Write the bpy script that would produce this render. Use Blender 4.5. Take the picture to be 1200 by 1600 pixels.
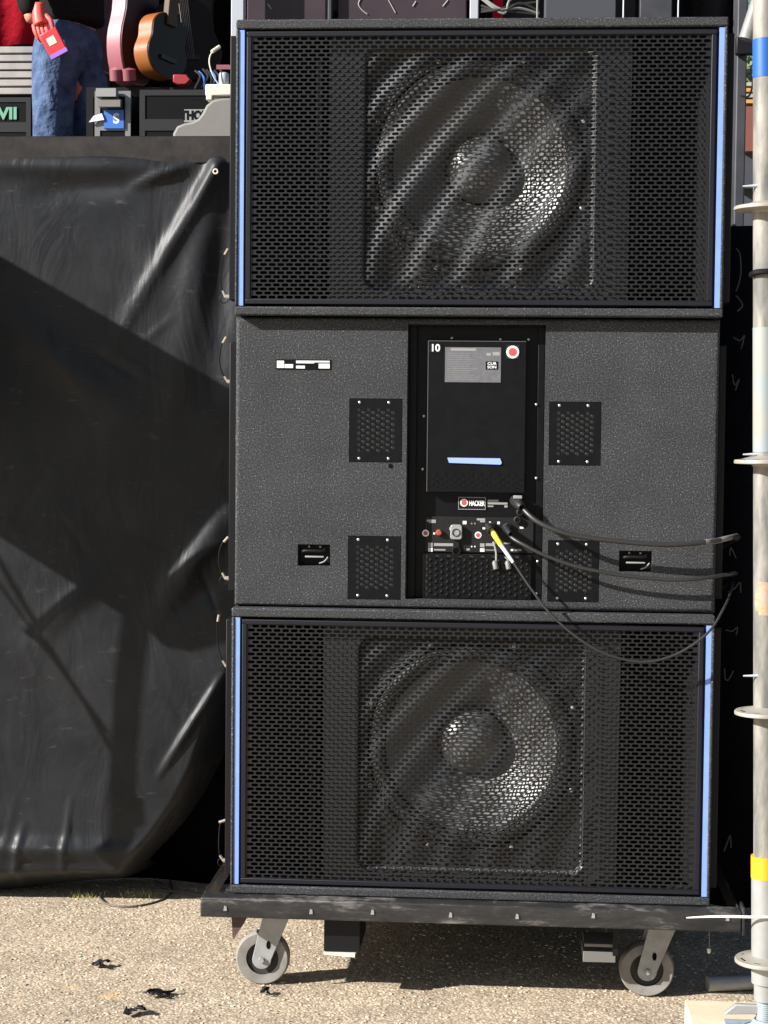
import bpy, math, random
from mathutils import Vector, Matrix
random.seed(7)
PI = math.pi
for o in list(bpy.data.objects): bpy.data.objects.remove(o)
sc = bpy.context.scene
COL = sc.collection

# ------------------------------------------------------------------ camera
CP = Vector((0.6295, -4.0906, 1.3287)); YAW, PITCH, ROLL = -0.0694, 0.0492, 0.0097; FPX = 2800.0
cf = Vector((math.sin(YAW)*math.cos(PITCH), math.cos(YAW)*math.cos(PITCH), -math.sin(PITCH)))
r0 = Vector((math.cos(YAW), -math.sin(YAW), 0)); u0 = r0.cross(cf)
cr = math.cos(ROLL)*r0 + math.sin(ROLL)*u0
cu = -math.sin(ROLL)*r0 + math.cos(ROLL)*u0
cam = bpy.data.cameras.new('camera'); co = bpy.data.objects.new('camera', cam); COL.objects.link(co)
co.matrix_world = Matrix(((cr.x, cu.x, -cf.x, CP.x), (cr.y, cu.y, -cf.y, CP.y), (cr.z, cu.z, -cf.z, CP.z), (0, 0, 0, 1)))
cam.sensor_fit = 'VERTICAL'; cam.sensor_height = 36; cam.sensor_width = 27; cam.lens = FPX/1600*36
cam.clip_start = 0.05; cam.clip_end = 500
sc.camera = co
def at(px, py, Y):                       # world point seen at a photo pixel, at depth plane y = Y
    d = cf + cr*((px-600)/FPX) - cu*((py-800)/FPX)
    return CP + d*((Y-CP.y)/d.y)
def at_z(px, py, Z=0.0):
    d = cf + cr*((px-600)/FPX) - cu*((py-800)/FPX)
    return CP + d*((Z-CP.z)/d.z)

# ------------------------------------------------------------------ light
LD = Vector((1.65, 0.85, -1.0)).normalized()          # the way sunlight travels
w = bpy.data.worlds.new('World'); sc.world = w; w.use_nodes = True
nt = w.node_tree; bg = nt.nodes['Background']
sky = nt.nodes.new('ShaderNodeTexSky'); sky.sky_type = 'NISHITA'; sky.sun_disc = False
sky.sun_elevation = math.asin(-LD.z); sky.sun_rotation = math.atan2(-LD.x, -LD.y)
nt.links.new(sky.outputs[0], bg.inputs[0]); bg.inputs[1].default_value = 0.05
sun = bpy.data.lights.new('sun', 'SUN'); sun.energy = 5.0; sun.angle = math.radians(0.53); sun.color = (1, 0.965, 0.92)
so = bpy.data.objects.new('sun', sun); COL.objects.link(so)
so.rotation_euler = LD.to_track_quat('-Z', 'Y').to_euler(); so.location = (-6, -4, 6)
sc.view_settings.view_transform = 'Standard'; sc.view_settings.look = 'None'
sc.view_settings.exposure = 1.0; sc.view_settings.gamma = 1; sc.view_settings.use_curve_mapping = False

# ------------------------------------------------------------------ materials
def mat(name, col, rough=0.5, metal=0.0, spec=0.5, noise=None, bump=None, emit=None, stretch=None):
    """noise = (scale, amount, second colour), bump = (scale, strength, distance)"""
    m = bpy.data.materials.new(name); m.use_nodes = True
    n = m.node_tree.nodes; l = m.node_tree.links; b = n['Principled BSDF']
    b.inputs['Base Color'].default_value = (*col, 1); b.inputs['Roughness'].default_value = rough
    b.inputs['Metallic'].default_value = metal; b.inputs['Specular IOR Level'].default_value = spec
    tc = n.new('ShaderNodeTexCoord')
    if noise:
        t = n.new('ShaderNodeTexNoise'); t.inputs['Scale'].default_value = noise[0]; t.inputs['Detail'].default_value = 6; t.inputs['Roughness'].default_value = .6
        if stretch:
            mg = n.new('ShaderNodeMapping'); mg.inputs['Scale'].default_value = stretch; l.new(tc.outputs['Object'], mg.inputs['Vector']); l.new(mg.outputs[0], t.inputs['Vector'])
        else: l.new(tc.outputs['Object'], t.inputs['Vector'])
        r = n.new('ShaderNodeValToRGB'); r.color_ramp.elements[0].position = noise[1][0]; r.color_ramp.elements[1].position = noise[1][1]
        r.color_ramp.elements[0].color = (*col, 1); r.color_ramp.elements[1].color = (*noise[2], 1)
        l.new(t.outputs['Fac'], r.inputs[0]); l.new(r.outputs[0], b.inputs['Base Color'])
    if bump:
        t = n.new('ShaderNodeTexNoise'); t.inputs['Scale'].default_value = bump[0]; t.inputs['Detail'].default_value = 4
        l.new(tc.outputs['Object'], t.inputs['Vector'])
        bb = n.new('ShaderNodeBump'); bb.inputs['Strength'].default_value = bump[1]; bb.inputs['Distance'].default_value = bump[2]
        l.new(t.outputs['Fac'], bb.inputs['Height']); l.new(bb.outputs[0], b.inputs['Normal'])
    if emit:
        b.inputs['Emission Color'].default_value = (*emit[:3], 1); b.inputs['Emission Strength'].default_value = emit[3]
    return m

def speckle_paint():
    m = bpy.data.materials.new('speckled_cabinet_paint'); m.use_nodes = True
    n = m.node_tree.nodes; l = m.node_tree.links; b = n['Principled BSDF']
    b.inputs['Roughness'].default_value = 0.75; b.inputs['Specular IOR Level'].default_value = 0.3
    tc = n.new('ShaderNodeTexCoord')
    t = n.new('ShaderNodeTexNoise'); t.inputs['Scale'].default_value = 300; t.inputs['Detail'].default_value = 3; t.inputs['Roughness'].default_value = 0.75
    l.new(tc.outputs['Object'], t.inputs['Vector'])
    r = n.new('ShaderNodeValToRGB'); e = r.color_ramp.elements
    e[0].position = 0.34; e[0].color = (0.011, 0.0115, 0.0135, 1); e[1].position = 0.55; e[1].color = (0.043, 0.045, 0.049, 1)
    k = e.new(0.64); k.color = (0.12, 0.123, 0.128, 1); k = e.new(0.71); k.color = (0.38, 0.385, 0.39, 1)
    l.new(t.outputs['Fac'], r.inputs[0])
    t2 = n.new('ShaderNodeTexNoise'); t2.inputs['Scale'].default_value = 9; t2.inputs['Detail'].default_value = 4
    l.new(tc.outputs['Object'], t2.inputs['Vector'])
    mp = n.new('ShaderNodeMapRange'); mp.inputs['From Min'].default_value = 0.3; mp.inputs['From Max'].default_value = 0.7
    mp.inputs['To Min'].default_value = 0.82; mp.inputs['To Max'].default_value = 1.12
    l.new(t2.outputs['Fac'], mp.inputs['Value'])
    mx = n.new('ShaderNodeVectorMath'); mx.operation = 'SCALE'
    l.new(r.outputs[0], mx.inputs[0]); l.new(mp.outputs[0], mx.inputs['Scale']); l.new(mx.outputs[0], b.inputs['Base Color'])
    bb = n.new('ShaderNodeBump'); bb.inputs['Strength'].default_value = 0.55; bb.inputs['Distance'].default_value = 0.0015
    l.new(t.outputs['Fac'], bb.inputs['Height']); l.new(bb.outputs[0], b.inputs['Normal'])
    return m

def ground_mat():
    m = bpy.data.materials.new('aggregate_asphalt'); m.use_nodes = True
    n = m.node_tree.nodes; l = m.node_tree.links; b = n['Principled BSDF']; b.inputs['Roughness'].default_value = 0.85
    tc = n.new('ShaderNodeTexCoord')
    v = n.new('ShaderNodeTexVoronoi'); v.inputs['Scale'].default_value = 140; l.new(tc.outputs['Object'], v.inputs['Vector'])
    sp = n.new('ShaderNodeSeparateColor'); l.new(v.outputs['Color'], sp.inputs[0])
    r = n.new('ShaderNodeValToRGB'); e = r.color_ramp.elements
    e[0].position = 0; e[0].color = (0.35, 0.275, 0.195, 1); e[1].position = 1; e[1].color = (0.72, 0.60, 0.45, 1)
    k = e.new(0.45); k.color = (0.49, 0.39, 0.275, 1); k = e.new(0.8); k.color = (0.58, 0.475, 0.345, 1)
    l.new(sp.outputs[0], r.inputs[0])
    t = n.new('ShaderNodeTexNoise'); t.inputs['Scale'].default_value = 5; t.inputs['Detail'].default_value = 6; t.inputs['Roughness'].default_value = 0.6
    l.new(tc.outputs['Object'], t.inputs['Vector'])
    mp = n.new('ShaderNodeMapRange'); mp.inputs['From Min'].default_value = 0.3; mp.inputs['From Max'].default_value = 0.7
    mp.inputs['To Min'].default_value = 0.76; mp.inputs['To Max'].default_value = 1.12; l.new(t.outputs['Fac'], mp.inputs['Value'])
    # dark binder between the chips
    d = n.new('ShaderNodeMapRange'); d.inputs['From Min'].default_value = 0.35; d.inputs['From Max'].default_value = 0.75
    d.inputs['To Min'].default_value = 1; d.inputs['To Max'].default_value = 0.72; l.new(v.outputs['Distance'], d.inputs['Value'])
    mu = n.new('ShaderNodeMath'); mu.operation = 'MULTIPLY'; l.new(mp.outputs[0], mu.inputs[0]); l.new(d.outputs[0], mu.inputs[1])
    mx = n.new('ShaderNodeVectorMath'); mx.operation = 'SCALE'; l.new(r.outputs[0], mx.inputs[0]); l.new(mu.outputs[0], mx.inputs['Scale'])
    last = mx.outputs[0]
    for px_, py_, rad, colr in ((172,1557,.050,(.72,.47,.22)), (112,1543,.040,(.66,.45,.25)), (560,1582,.07,(.30,.24,.18))):
        c = at_z(px_, py_); dv = n.new('ShaderNodeVectorMath'); dv.operation = 'DISTANCE'; dv.inputs[1].default_value = (c.x, c.y, 0)
        l.new(tc.outputs['Object'], dv.inputs[0])
        sn = n.new('ShaderNodeTexNoise'); sn.inputs['Scale'].default_value = 28; sn.inputs['Detail'].default_value = 4; l.new(tc.outputs['Object'], sn.inputs['Vector'])
        ma = n.new('ShaderNodeMath'); ma.operation = 'MULTIPLY_ADD'; l.new(sn.outputs['Fac'], ma.inputs[0]); ma.inputs[1].default_value = rad*1.6; l.new(dv.outputs['Value'], ma.inputs[2])
        mr = n.new('ShaderNodeMapRange'); mr.inputs['From Min'].default_value = rad*.9; mr.inputs['From Max'].default_value = rad*1.5; mr.inputs['To Min'].default_value = .6; mr.inputs['To Max'].default_value = 0
        l.new(ma.outputs[0], mr.inputs['Value'])
        mi_ = n.new('ShaderNodeMixRGB'); mi_.inputs[2].default_value = (*colr, 1); l.new(mr.outputs[0], mi_.inputs[0]); l.new(last, mi_.inputs[1]); last = mi_.outputs[0]
    l.new(last, b.inputs['Base Color'])
    ad = n.new('ShaderNodeMath'); ad.operation = 'MULTIPLY_ADD'; l.new(v.outputs['Distance'], ad.inputs[0]); ad.inputs[1].default_value = -1.0
    l.new(sp.outputs[1], ad.inputs[2])
    bb = n.new('ShaderNodeBump'); bb.inputs['Strength'].default_value = 0.6; bb.inputs['Distance'].default_value = 0.0028
    l.new(ad.outputs[0], bb.inputs['Height']); l.new(bb.outputs[0], b.inputs['Normal'])
    return m

def vinyl_mat():
    m = bpy.data.materials.new('black_vinyl_skirt'); m.use_nodes = True
    n = m.node_tree.nodes; l = m.node_tree.links; b = n['Principled BSDF']
    b.inputs['Roughness'].default_value = 0.42; b.inputs['Specular IOR Level'].default_value = 0.24
    tc = n.new('ShaderNodeTexCoord')
    t = n.new('ShaderNodeTexNoise'); t.inputs['Scale'].default_value = 3.5; t.inputs['Detail'].default_value = 8; t.inputs['Roughness'].default_value = 0.62
    l.new(tc.outputs['Object'], t.inputs['Vector'])
    r = n.new('ShaderNodeValToRGB'); e = r.color_ramp.elements
    e[0].position = 0.35; e[0].color = (0.0092, 0.0102, 0.0122, 1); e[1].position = 0.72; e[1].color = (0.0225, 0.0238, 0.0270, 1)
    l.new(t.outputs['Fac'], r.inputs[0])
    # short pale scuffs
    mpn = n.new('ShaderNodeMapping'); mpn.inputs['Scale'].default_value = (9, 9, 30); mpn.inputs['Rotation'].default_value = (0, 0.2, 0)
    l.new(tc.outputs['Object'], mpn.inputs['Vector'])
    s = n.new('ShaderNodeTexNoise'); s.inputs['Scale'].default_value = 1.6; s.inputs['Detail'].default_value = 5; s.inputs['Roughness'].default_value = 0.7
    l.new(mpn.outputs[0], s.inputs['Vector'])
    rr = n.new('ShaderNodeMapRange'); rr.inputs['From Min'].default_value = 0.61; rr.inputs['From Max'].default_value = 0.76
    rr.inputs['To Max'].default_value = 0.75; l.new(s.outputs['Fac'], rr.inputs['Value'])
    mx = n.new('ShaderNodeMixRGB'); mx.inputs[2].default_value = (0.075, 0.072, 0.068, 1)
    l.new(rr.outputs[0], mx.inputs[0]); l.new(r.outputs[0], mx.inputs[1]); l.new(mx.outputs[0], b.inputs['Base Color'])
    ro = n.new('ShaderNodeMapRange'); ro.inputs['To Min'].default_value = 0.30; ro.inputs['To Max'].default_value = 0.55
    l.new(t.outputs['Fac'], ro.inputs['Value']); l.new(ro.outputs[0], b.inputs['Roughness'])
    t3 = n.new('ShaderNodeTexNoise'); t3.inputs['Scale'].default_value = 7; t3.inputs['Detail'].default_value = 3; t3.inputs['Distortion'].default_value = 1.6
    m3 = n.new('ShaderNodeMapping'); m3.inputs['Rotation'].default_value = (0,.7,0); m3.inputs['Scale'].default_value = (1,1,.42); l.new(tc.outputs['Object'], m3.inputs['Vector']); l.new(m3.outputs[0], t3.inputs['Vector'])
    bb = n.new('ShaderNodeBump'); bb.inputs['Strength'].default_value = 0.30; bb.inputs['Distance'].default_value = 0.020
    l.new(t3.outputs['Fac'], bb.inputs['Height']); l.new(bb.outputs[0], b.inputs['Normal'])
    return m

def worn_steel():
    m = bpy.data.materials.new('worn_black_steel'); m.use_nodes = True
    n = m.node_tree.nodes; l = m.node_tree.links; b = n['Principled BSDF']; b.inputs['Roughness'].default_value = 0.45
    tc = n.new('ShaderNodeTexCoord'); mp = n.new('ShaderNodeMapping'); mp.inputs['Scale'].default_value = (1, 1, 4.5)
    l.new(tc.outputs['Object'], mp.inputs['Vector'])
    t = n.new('ShaderNodeTexNoise'); t.inputs['Scale'].default_value = 5; t.inputs['Detail'].default_value = 9; t.inputs['Roughness'].default_value = 0.72
    l.new(mp.outputs[0], t.inputs['Vector'])
    r = n.new('ShaderNodeValToRGB'); e = r.color_ramp.elements
    e[0].position = 0.40; e[0].color = (0.012, 0.012, 0.013, 1); e[1].position = 0.63; e[1].color = (0.19, 0.175, 0.165, 1)
    k = e.new(0.53); k.color = (0.030, 0.029, 0.029, 1)
    l.new(t.outputs['Fac'], r.inputs[0]); l.new(r.outputs[0], b.inputs['Base Color'])
    return m

MT = dict(
    paint=speckle_paint(), ground=ground_mat(), vinyl=vinyl_mat(), steel=worn_steel(),
    bluebar=mat('pale_blue_bar', (0.30, 0.42, 0.88), 0.4),
    white=mat('white_print', (0.78, 0.78, 0.78), 0.6),
    red=mat('red_print', (0.70, 0.07, 0.07), 0.5),
    redd=mat('dark_red_ring', (0.33, 0.07, 0.05), 0.5),
    yellow=mat('yellow_boot', (0.75, 0.66, 0.05), 0.45),
    wsleeve=mat('white_cable_sleeve', (0.66, 0.65, 0.62), 0.4),
    rust=mat('rusty_tab', (0.06, 0.035, 0.03), 0.8, noise=(60, (0.3, 0.7), (0.10, 0.06, 0.05))),
    galv2=mat('bare_galvanised_collar', (0.31, 0.315, 0.31), 0.45, 0.3, noise=(22, (0.35, 0.7), (0.38, 0.38, 0.37))),
    disc=mat('rosette_steel', (0.30, 0.285, 0.245), 0.55, 0.15, noise=(30, (0.35, 0.7), (0.30, 0.27, 0.23))),
    tapey=mat('yellow_tape', (0.66, 0.36, 0.015), 0.5), tapeb=mat('blue_tape', (0.015, 0.10, 0.36), 0.45),
    orange=mat('faded_orange_mark', (0.46, 0.25, 0.13), 0.6, noise=(60, (0.45, 0.6), (0.36, 0.31, 0.25))), paleblue=mat('faded_blue_paint', (0.24, 0.29, 0.30), 0.55, noise=(14, (0.40, 0.60), (0.30, 0.285, 0.25)), stretch=(2,2,.7)),
    pad=mat('plywood_pad', (0.60, 0.50, 0.33), 0.75, noise=(8, (0.3, 0.7), (0.68, 0.60, 0.44)), bump=(60, 0.3, 0.002)),
    jack=mat('blue_grey_jack', (0.20, 0.26, 0.36), 0.6, noise=(40, (0.35, 0.65), (0.34, 0.38, 0.42))),
    pipe=mat('pale_pipe', (0.24, 0.24, 0.23), 0.5, noise=(15, (0.35, 0.7), (0.16, 0.16, 0.155))),
    skin=mat('skin', (0.55, 0.22, 0.15), 0.55), hair=mat('dark_hair', (0.02, 0.014, 0.01), 0.7),
    redcase=mat('red_case', (0.72, 0.04, 0.05), 0.4),
    rib=mat('cream_slats', (0.42, 0.39, 0.36), 0.6, noise=(8, (0.35, 0.7), (0.28, 0.27, 0.27))),
    alu=mat('aluminium_edging', (0.24, 0.24, 0.24), 0.45, 0.4),
    cream=mat('cream_plastic', (0.72, 0.68, 0.55), 0.5), green=mat('mint_lettering', (0.16, 0.40, 0.27), 0.5),
    stick=mat('blue_sticker', (0.05, 0.17, 0.55), 0.4),
    weed=mat('dry_weed', (0.34, 0.31, 0.12), 0.8), leaf=mat('tree_leaves', (0.10, 0.15, 0.045), 0.6), bark=mat('bark', (0.09, 0.06, 0.04), 0.9),
    ochre=mat('ochre_timber', (0.62, 0.34, 0.09), 0.6, noise=(5, (0.3, 0.7), (0.52, 0.26, 0.07))),
    brownpane=mat('red_brown_panel', (0.20, 0.075, 0.055), 0.45),
    thread=mat('screw_thread', (0.42, 0.48, 0.50), 0.4, 0.4),
)
MT.update(
    drape2=mat('blue_black_drape', (0.0045,0.005,0.0075), .9, spec=.1, bump=(14,.5,.02)),
    rim=mat('sunlit_rim_tone', (0.20,0.195,0.18), .5, noise=(60,(.3,.7),(.10,.10,.095))),
    ventb=mat('vent_foam', (0.11,0.11,0.11), .8, noise=(150,(.3,.7),(.20,.20,.20))), ventb2=mat('vent_foam_dark', (0.012,0.012,0.012), .8, noise=(120,(.35,.75),(.05,.05,.045))),
    black=mat('black_satin_metal', (0.006, 0.006, 0.007), 0.5, spec=.25),
    amp=mat('black_anodised_panel', (0.0030, 0.0034, 0.0045), 0.45, spec=.18, noise=(40, (0.4, 0.7), (0.0050, 0.0055, 0.007)), bump=(500, 0.15, 0.0005)),
    conn=mat('connector_plate', (0.010, 0.0095, 0.0095), 0.6, spec=.25, noise=(70, (0.4, 0.7), (0.015, 0.014, 0.014))),
    mesh=mat('grille_coating', (0.0055, 0.0058, 0.0072), 0.42, spec=.50, noise=(160, (0.4, 0.7), (0.011, 0.0115, 0.013))),
    frame=mat('grille_frame_coating', (0.009, 0.009, 0.014), 0.5, spec=.3, bump=(400, 0.2, 0.0005)),
    void=mat('dark_lining', (0.004, 0.004, 0.0045), 0.9, spec=.1),
    baffle=mat('baffle_board', (0.013, 0.013, 0.0145), 0.6, bump=(250, 0.4, 0.001)),
    cone=mat('woofer_cone', (0.10, 0.10, 0.098), 0.44, spec=0.8, bump=(60, 0.2, 0.001)),
    cap=mat('dust_cap_gloss', (0.11, 0.11, 0.108), 0.30, spec=1.0),
    rubber=mat('rubber_surround', (0.03, 0.03, 0.031), 0.6, spec=.3),
    blue=mat('pale_blue_strip', (0.19, 0.32, 0.76), 0.45, noise=(30, (0.35, 0.75), (0.23, 0.37, 0.82))),
    blueedge=mat('navy_channel', (0.008, 0.015, 0.05), 0.5, spec=.2),
    cable=mat('black_cable_jacket', (0.028, 0.027, 0.026), 0.38, spec=.5, bump=(300, 0.2, 0.001)),
    column=mat('slate_steel_column', (0.030, 0.032, 0.040), 0.6, noise=(12, (0.35, 0.7), (0.048, 0.050, 0.060))),
    chrome=mat('zinc_plate', (0.36, 0.37, 0.37), 0.45, 0.25, noise=(30, (0.35, 0.7), (0.27, 0.275, 0.28))),
    grey=mat('grey_label', (0.13, 0.13, 0.145), 0.4, 0.1, noise=(90, (0.35, 0.7), (0.17, 0.17, 0.185))),
    drape=mat('drape_or_shade_sheet', (0.0022, 0.0022, 0.003), 0.95, spec=.05, bump=(20, 0.3, 0.01)),
    jacket=mat('dark_jacket_cloth', (0.010, 0.009, 0.009), 0.85, spec=.15, bump=(30, 0.5, 0.008)),
    caseb=mat('black_case_laminate', (0.004, 0.004, 0.0045), 0.5, spec=.15),
    alud=mat('dull_case_edging', (0.017, 0.017, 0.019), 0.5, 0.2),
    jeans=mat('blue_denim', (0.035, 0.058, 0.12), 0.85, spec=.2, noise=(9, (0.38, 0.66), (0.11, 0.165, 0.29)), bump=(9, 1.0, 0.05)),
    mauve=mat('mauve_lacquer', (0.060, 0.024, 0.032), 0.4, spec=.3),
    maroon=mat('maroon_lacquer', (0.028, 0.008, 0.013), 0.4, spec=.3),
    creamg=mat('cream_lacquer', (0.30, 0.25, 0.19), 0.45),
    pink=mat('pink_lacquer', (0.27, 0.085, 0.11), 0.4),
    amber=mat('amber_lacquer', (0.26, 0.085, 0.018), 0.4),
    browng=mat('dark_brown_lacquer', (0.008, 0.0035, 0.0025), 0.4, spec=.25),
    neck=mat('maple_neck', (0.06, 0.03, 0.015), 0.5, spec=.3),
    beige=mat('beige_grey_moulding', (0.19, 0.18, 0.165), 0.7, bump=(40, 0.2, 0.002)),
    plum=mat('plum_screen_panel', (0.040, 0.027, 0.034), 0.4, spec=.3, noise=(6, (0.4, 0.75), (0.055, 0.040, 0.046))),
    wpost=mat('white_painted_post', (0.40, 0.44, 0.48), 0.5),
    hub=mat('dark_wheel_hub', (0.025, 0.023, 0.021), 0.6),
    tyre=mat('grey_polyurethane_tyre', (0.27, 0.255, 0.235), 0.6, noise=(20, (0.35, 0.7), (0.17, 0.16, 0.145)), bump=(90, 0.3, 0.002)),
    wood=mat('stained_fascia_board', (0.014, 0.0115, 0.011), 0.6, spec=.3, noise=(18, (0.4, 0.75), (0.038, 0.031, 0.027)), bump=(30, 0.3, 0.003)),
    redc=mat('crimson_cloth', (0.40, 0.004, 0.018), 0.8, spec=.2, noise=(3, (0.3, 0.7), (0.48, 0.008, 0.025)), bump=(6, 0.5, 0.03)),
    galv=mat('galvanised_tube', (0.29, 0.275, 0.24), 0.55, 0.1, noise=(16, (0.38, 0.62), (0.14, 0.137, 0.128)), stretch=(2.2,2.2,.5), bump=(80, 0.35, 0.001)),
    tar=mat('black_tape_scrap', (0.008, 0.007, 0.009), 0.5, spec=.3),
    wall=mat('grey_render', (0.05, 0.053, 0.066), 0.8),
    greyp=mat('pale_grey_print', (0.28, 0.28, 0.28), 0.6),
    twig=mat('dusty_grey_cable', (0.10, 0.085, 0.07), 0.6),
    screw=mat('screw_head', (0.50, 0.50, 0.48), 0.35, 0.5),
    sleeve=mat('grey_cable_sleeve', (0.16, 0.155, 0.145), 0.5),
)

# ------------------------------------------------------------------ geometry collector
class G:
    def __init__(s): s.v = []; s.f = []
    def add(s, v, f):
        k = len(s.v); s.v += [tuple(p) for p in v]; s.f += [tuple(i+k for i in q) for q in f]; return s
    def box(s, x0, x1, y0, y1, z0, z1):
        return s.add([(x0,y0,z0),(x1,y0,z0),(x1,y1,z0),(x0,y1,z0),(x0,y0,z1),(x1,y0,z1),(x1,y1,z1),(x0,y1,z1)],
                     [(0,3,2,1),(4,5,6,7),(0,1,5,4),(1,2,6,5),(2,3,7,6),(3,0,4,7)])
    def bar(s, a, b, wd, h, up=(0,0,1)):                     # rectangular bar from a to b
        a = Vector(a); b = Vector(b); d = (b-a).normalized(); u = Vector(up)
        if abs(d.dot(u)) > .95: u = Vector((0,1,0))
        r = d.cross(u).normalized()*wd/2; u = r.cross(d).normalized()*h/2
        v = [a-r-u, a+r-u, a+r+u, a-r+u, b-r-u, b+r-u, b+r+u, b-r+u]
        return s.add(v, [(0,1,2,3),(7,6,5,4),(0,4,5,1),(1,5,6,2),(2,6,7,3),(3,7,4,0)])
    def tube(s, pts, r, n=8, cap=True, smooth=0):
        P = [Vector(p) for p in pts]
        R = r if isinstance(r, (list, tuple)) else [r]*len(P)
        if smooth and len(P) > 2:
            Q = []; RR = []
            for i in range(len(P)-1):
                a = P[max(i-1,0)]; b = P[i]; c = P[i+1]; d = P[min(i+2,len(P)-1)]
                for k in range(smooth):
                    t = k/smooth
                    Q.append(0.5*((2*b)+(c-a)*t+(2*a-5*b+4*c-d)*t*t+(-a+3*b-3*c+d)*t**3)); RR.append(R[i]*(1-t)+R[i+1]*t)
            Q.append(P[-1]); RR.append(R[-1]); P, R = Q, RR
        v = []; f = []; prev = None
        for i, p in enumerate(P):
            d = (P[min(i+1,len(P)-1)]-P[max(i-1,0)]).normalized()
            if prev is None:
                prev = d.cross(Vector((0.13,0.2,1))) if abs(d.z) < .95 else d.cross(Vector((0,1,0)))
            a = (prev - d*prev.dot(d)).normalized(); b = d.cross(a); prev = a
            for k in range(n):
                t = 2*PI*k/n; v.append(p + (a*math.cos(t)+b*math.sin(t))*R[i])
        for i in range(len(P)-1):
            for k in range(n):
                f.append((i*n+k, i*n+(k+1)%n, (i+1)*n+(k+1)%n, (i+1)*n+k))
        if cap: f.append(tuple(range(n-1,-1,-1))); f.append(tuple((len(P)-1)*n+k for k in range(n)))
        return s.add(v, f)
    def lathe(s, prof, c, axis=(0,-1,0), n=48, close=False):   # prof: (radius, distance along axis)
        ax = Vector(axis).normalized(); a = ax.orthogonal().normalized(); b = ax.cross(a); c = Vector(c); v = []; f = []
        for r, h in prof:
            for k in range(n):
                t = 2*PI*k/n; v.append(c+ax*h+(a*math.cos(t)+b*math.sin(t))*max(r, 1e-5))
        for i in range(len(prof)-1):
            for k in range(n): f.append((i*n+k, i*n+(k+1)%n, (i+1)*n+(k+1)%n, (i+1)*n+k))
        return s.add(v, f)
    def prism(s, poly, y0, y1):                              # outline in x,z given thickness in y
        n = len(poly); v = [(x,y0,z) for x,z in poly]+[(x,y1,z) for x,z in poly]
        f = [tuple(range(n)), tuple(range(2*n-1,n-1,-1))]+[(i,i+n,(i+1)%n+n,(i+1)%n) for i in range(n)]
        return s.add(v, f)
    def disc(s, c, r, y, n=20, t=0.001):
        return s.prism([(c[0]+r*math.cos(2*PI*k/n), c[1]+r*math.sin(2*PI*k/n)) for k in range(n)], y, y+t)

def wloc(o):
    p = Vector((0,0,0))
    while o: p += o.location; o = o.parent
    return p
def obj(name, g, m, parent=None, bevel=0, seg=2, local=False, ang=40, flat=False):
    me = bpy.data.meshes.new(name)
    off = Vector((0,0,0)) if (local or not parent) else wloc(parent)
    me.from_pydata([(p[0]-off.x, p[1]-off.y, p[2]-off.z) for p in g.v], [], g.f); me.materials.append(MT[m] if isinstance(m, str) else m)
    import bmesh
    bm = bmesh.new(); bm.from_mesh(me); bmesh.ops.recalc_face_normals(bm, faces=bm.faces) if len(g.f) < 20000 else None; bm.to_mesh(me); bm.free()
    if not flat:
        me.polygons.foreach_set('use_smooth', [True]*len(me.polygons)); me.set_sharp_from_angle(angle=math.radians(ang))
    o = bpy.data.objects.new(name, me); COL.objects.link(o); o.parent = parent
    if bevel:
        b = o.modifiers.new('bevel', 'BEVEL'); b.width = bevel; b.segments = seg; b.limit_method = 'ANGLE'; b.angle_limit = math.radians(50)
    return o
def thing(name, loc, label, cat, group=None, rz=0):
    o = bpy.data.objects.new(name, None); COL.objects.link(o); o.location = loc; o.rotation_euler.z = rz
    o.empty_display_size = .05; return tag(o, label, cat, group)
def tag(o, label, cat, group=None):
    o['label'] = label; o['category'] = cat
    if group: o['group'] = group
    return o
def copy_tree(o, parent=None):
    kids = list(o.children); c = o.copy(); COL.objects.link(c)
    if parent: c.parent = parent
    for k in kids: copy_tree(k, c)
    return c
def text(s, c, size, y, m, parent, sx=1.0, name='lettering', bold=0.0):
    cu_ = bpy.data.curves.new('t', 'FONT'); cu_.body = s; cu_.size = size; cu_.extrude = 0.0003; cu_.offset = bold; cu_.align_x = 'CENTER'; cu_.align_y = 'CENTER'
    to = bpy.data.objects.new('t', cu_); COL.objects.link(to); bpy.context.view_layer.update()
    me = bpy.data.meshes.new_from_object(to.evaluated_get(bpy.context.evaluated_depsgraph_get()))
    bpy.data.objects.remove(to)
    off = wloc(parent) if parent else Vector((0,0,0))
    for v in me.vertices: v.co = Vector((c[0]+v.co.x*sx, y-v.co.z, c[1]+v.co.y)) - off
    me.materials.clear(); me.materials.append(MT[m]); me.name = name
    o = bpy.data.objects.new(name, me); COL.objects.link(o); o.parent = parent; return o
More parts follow.
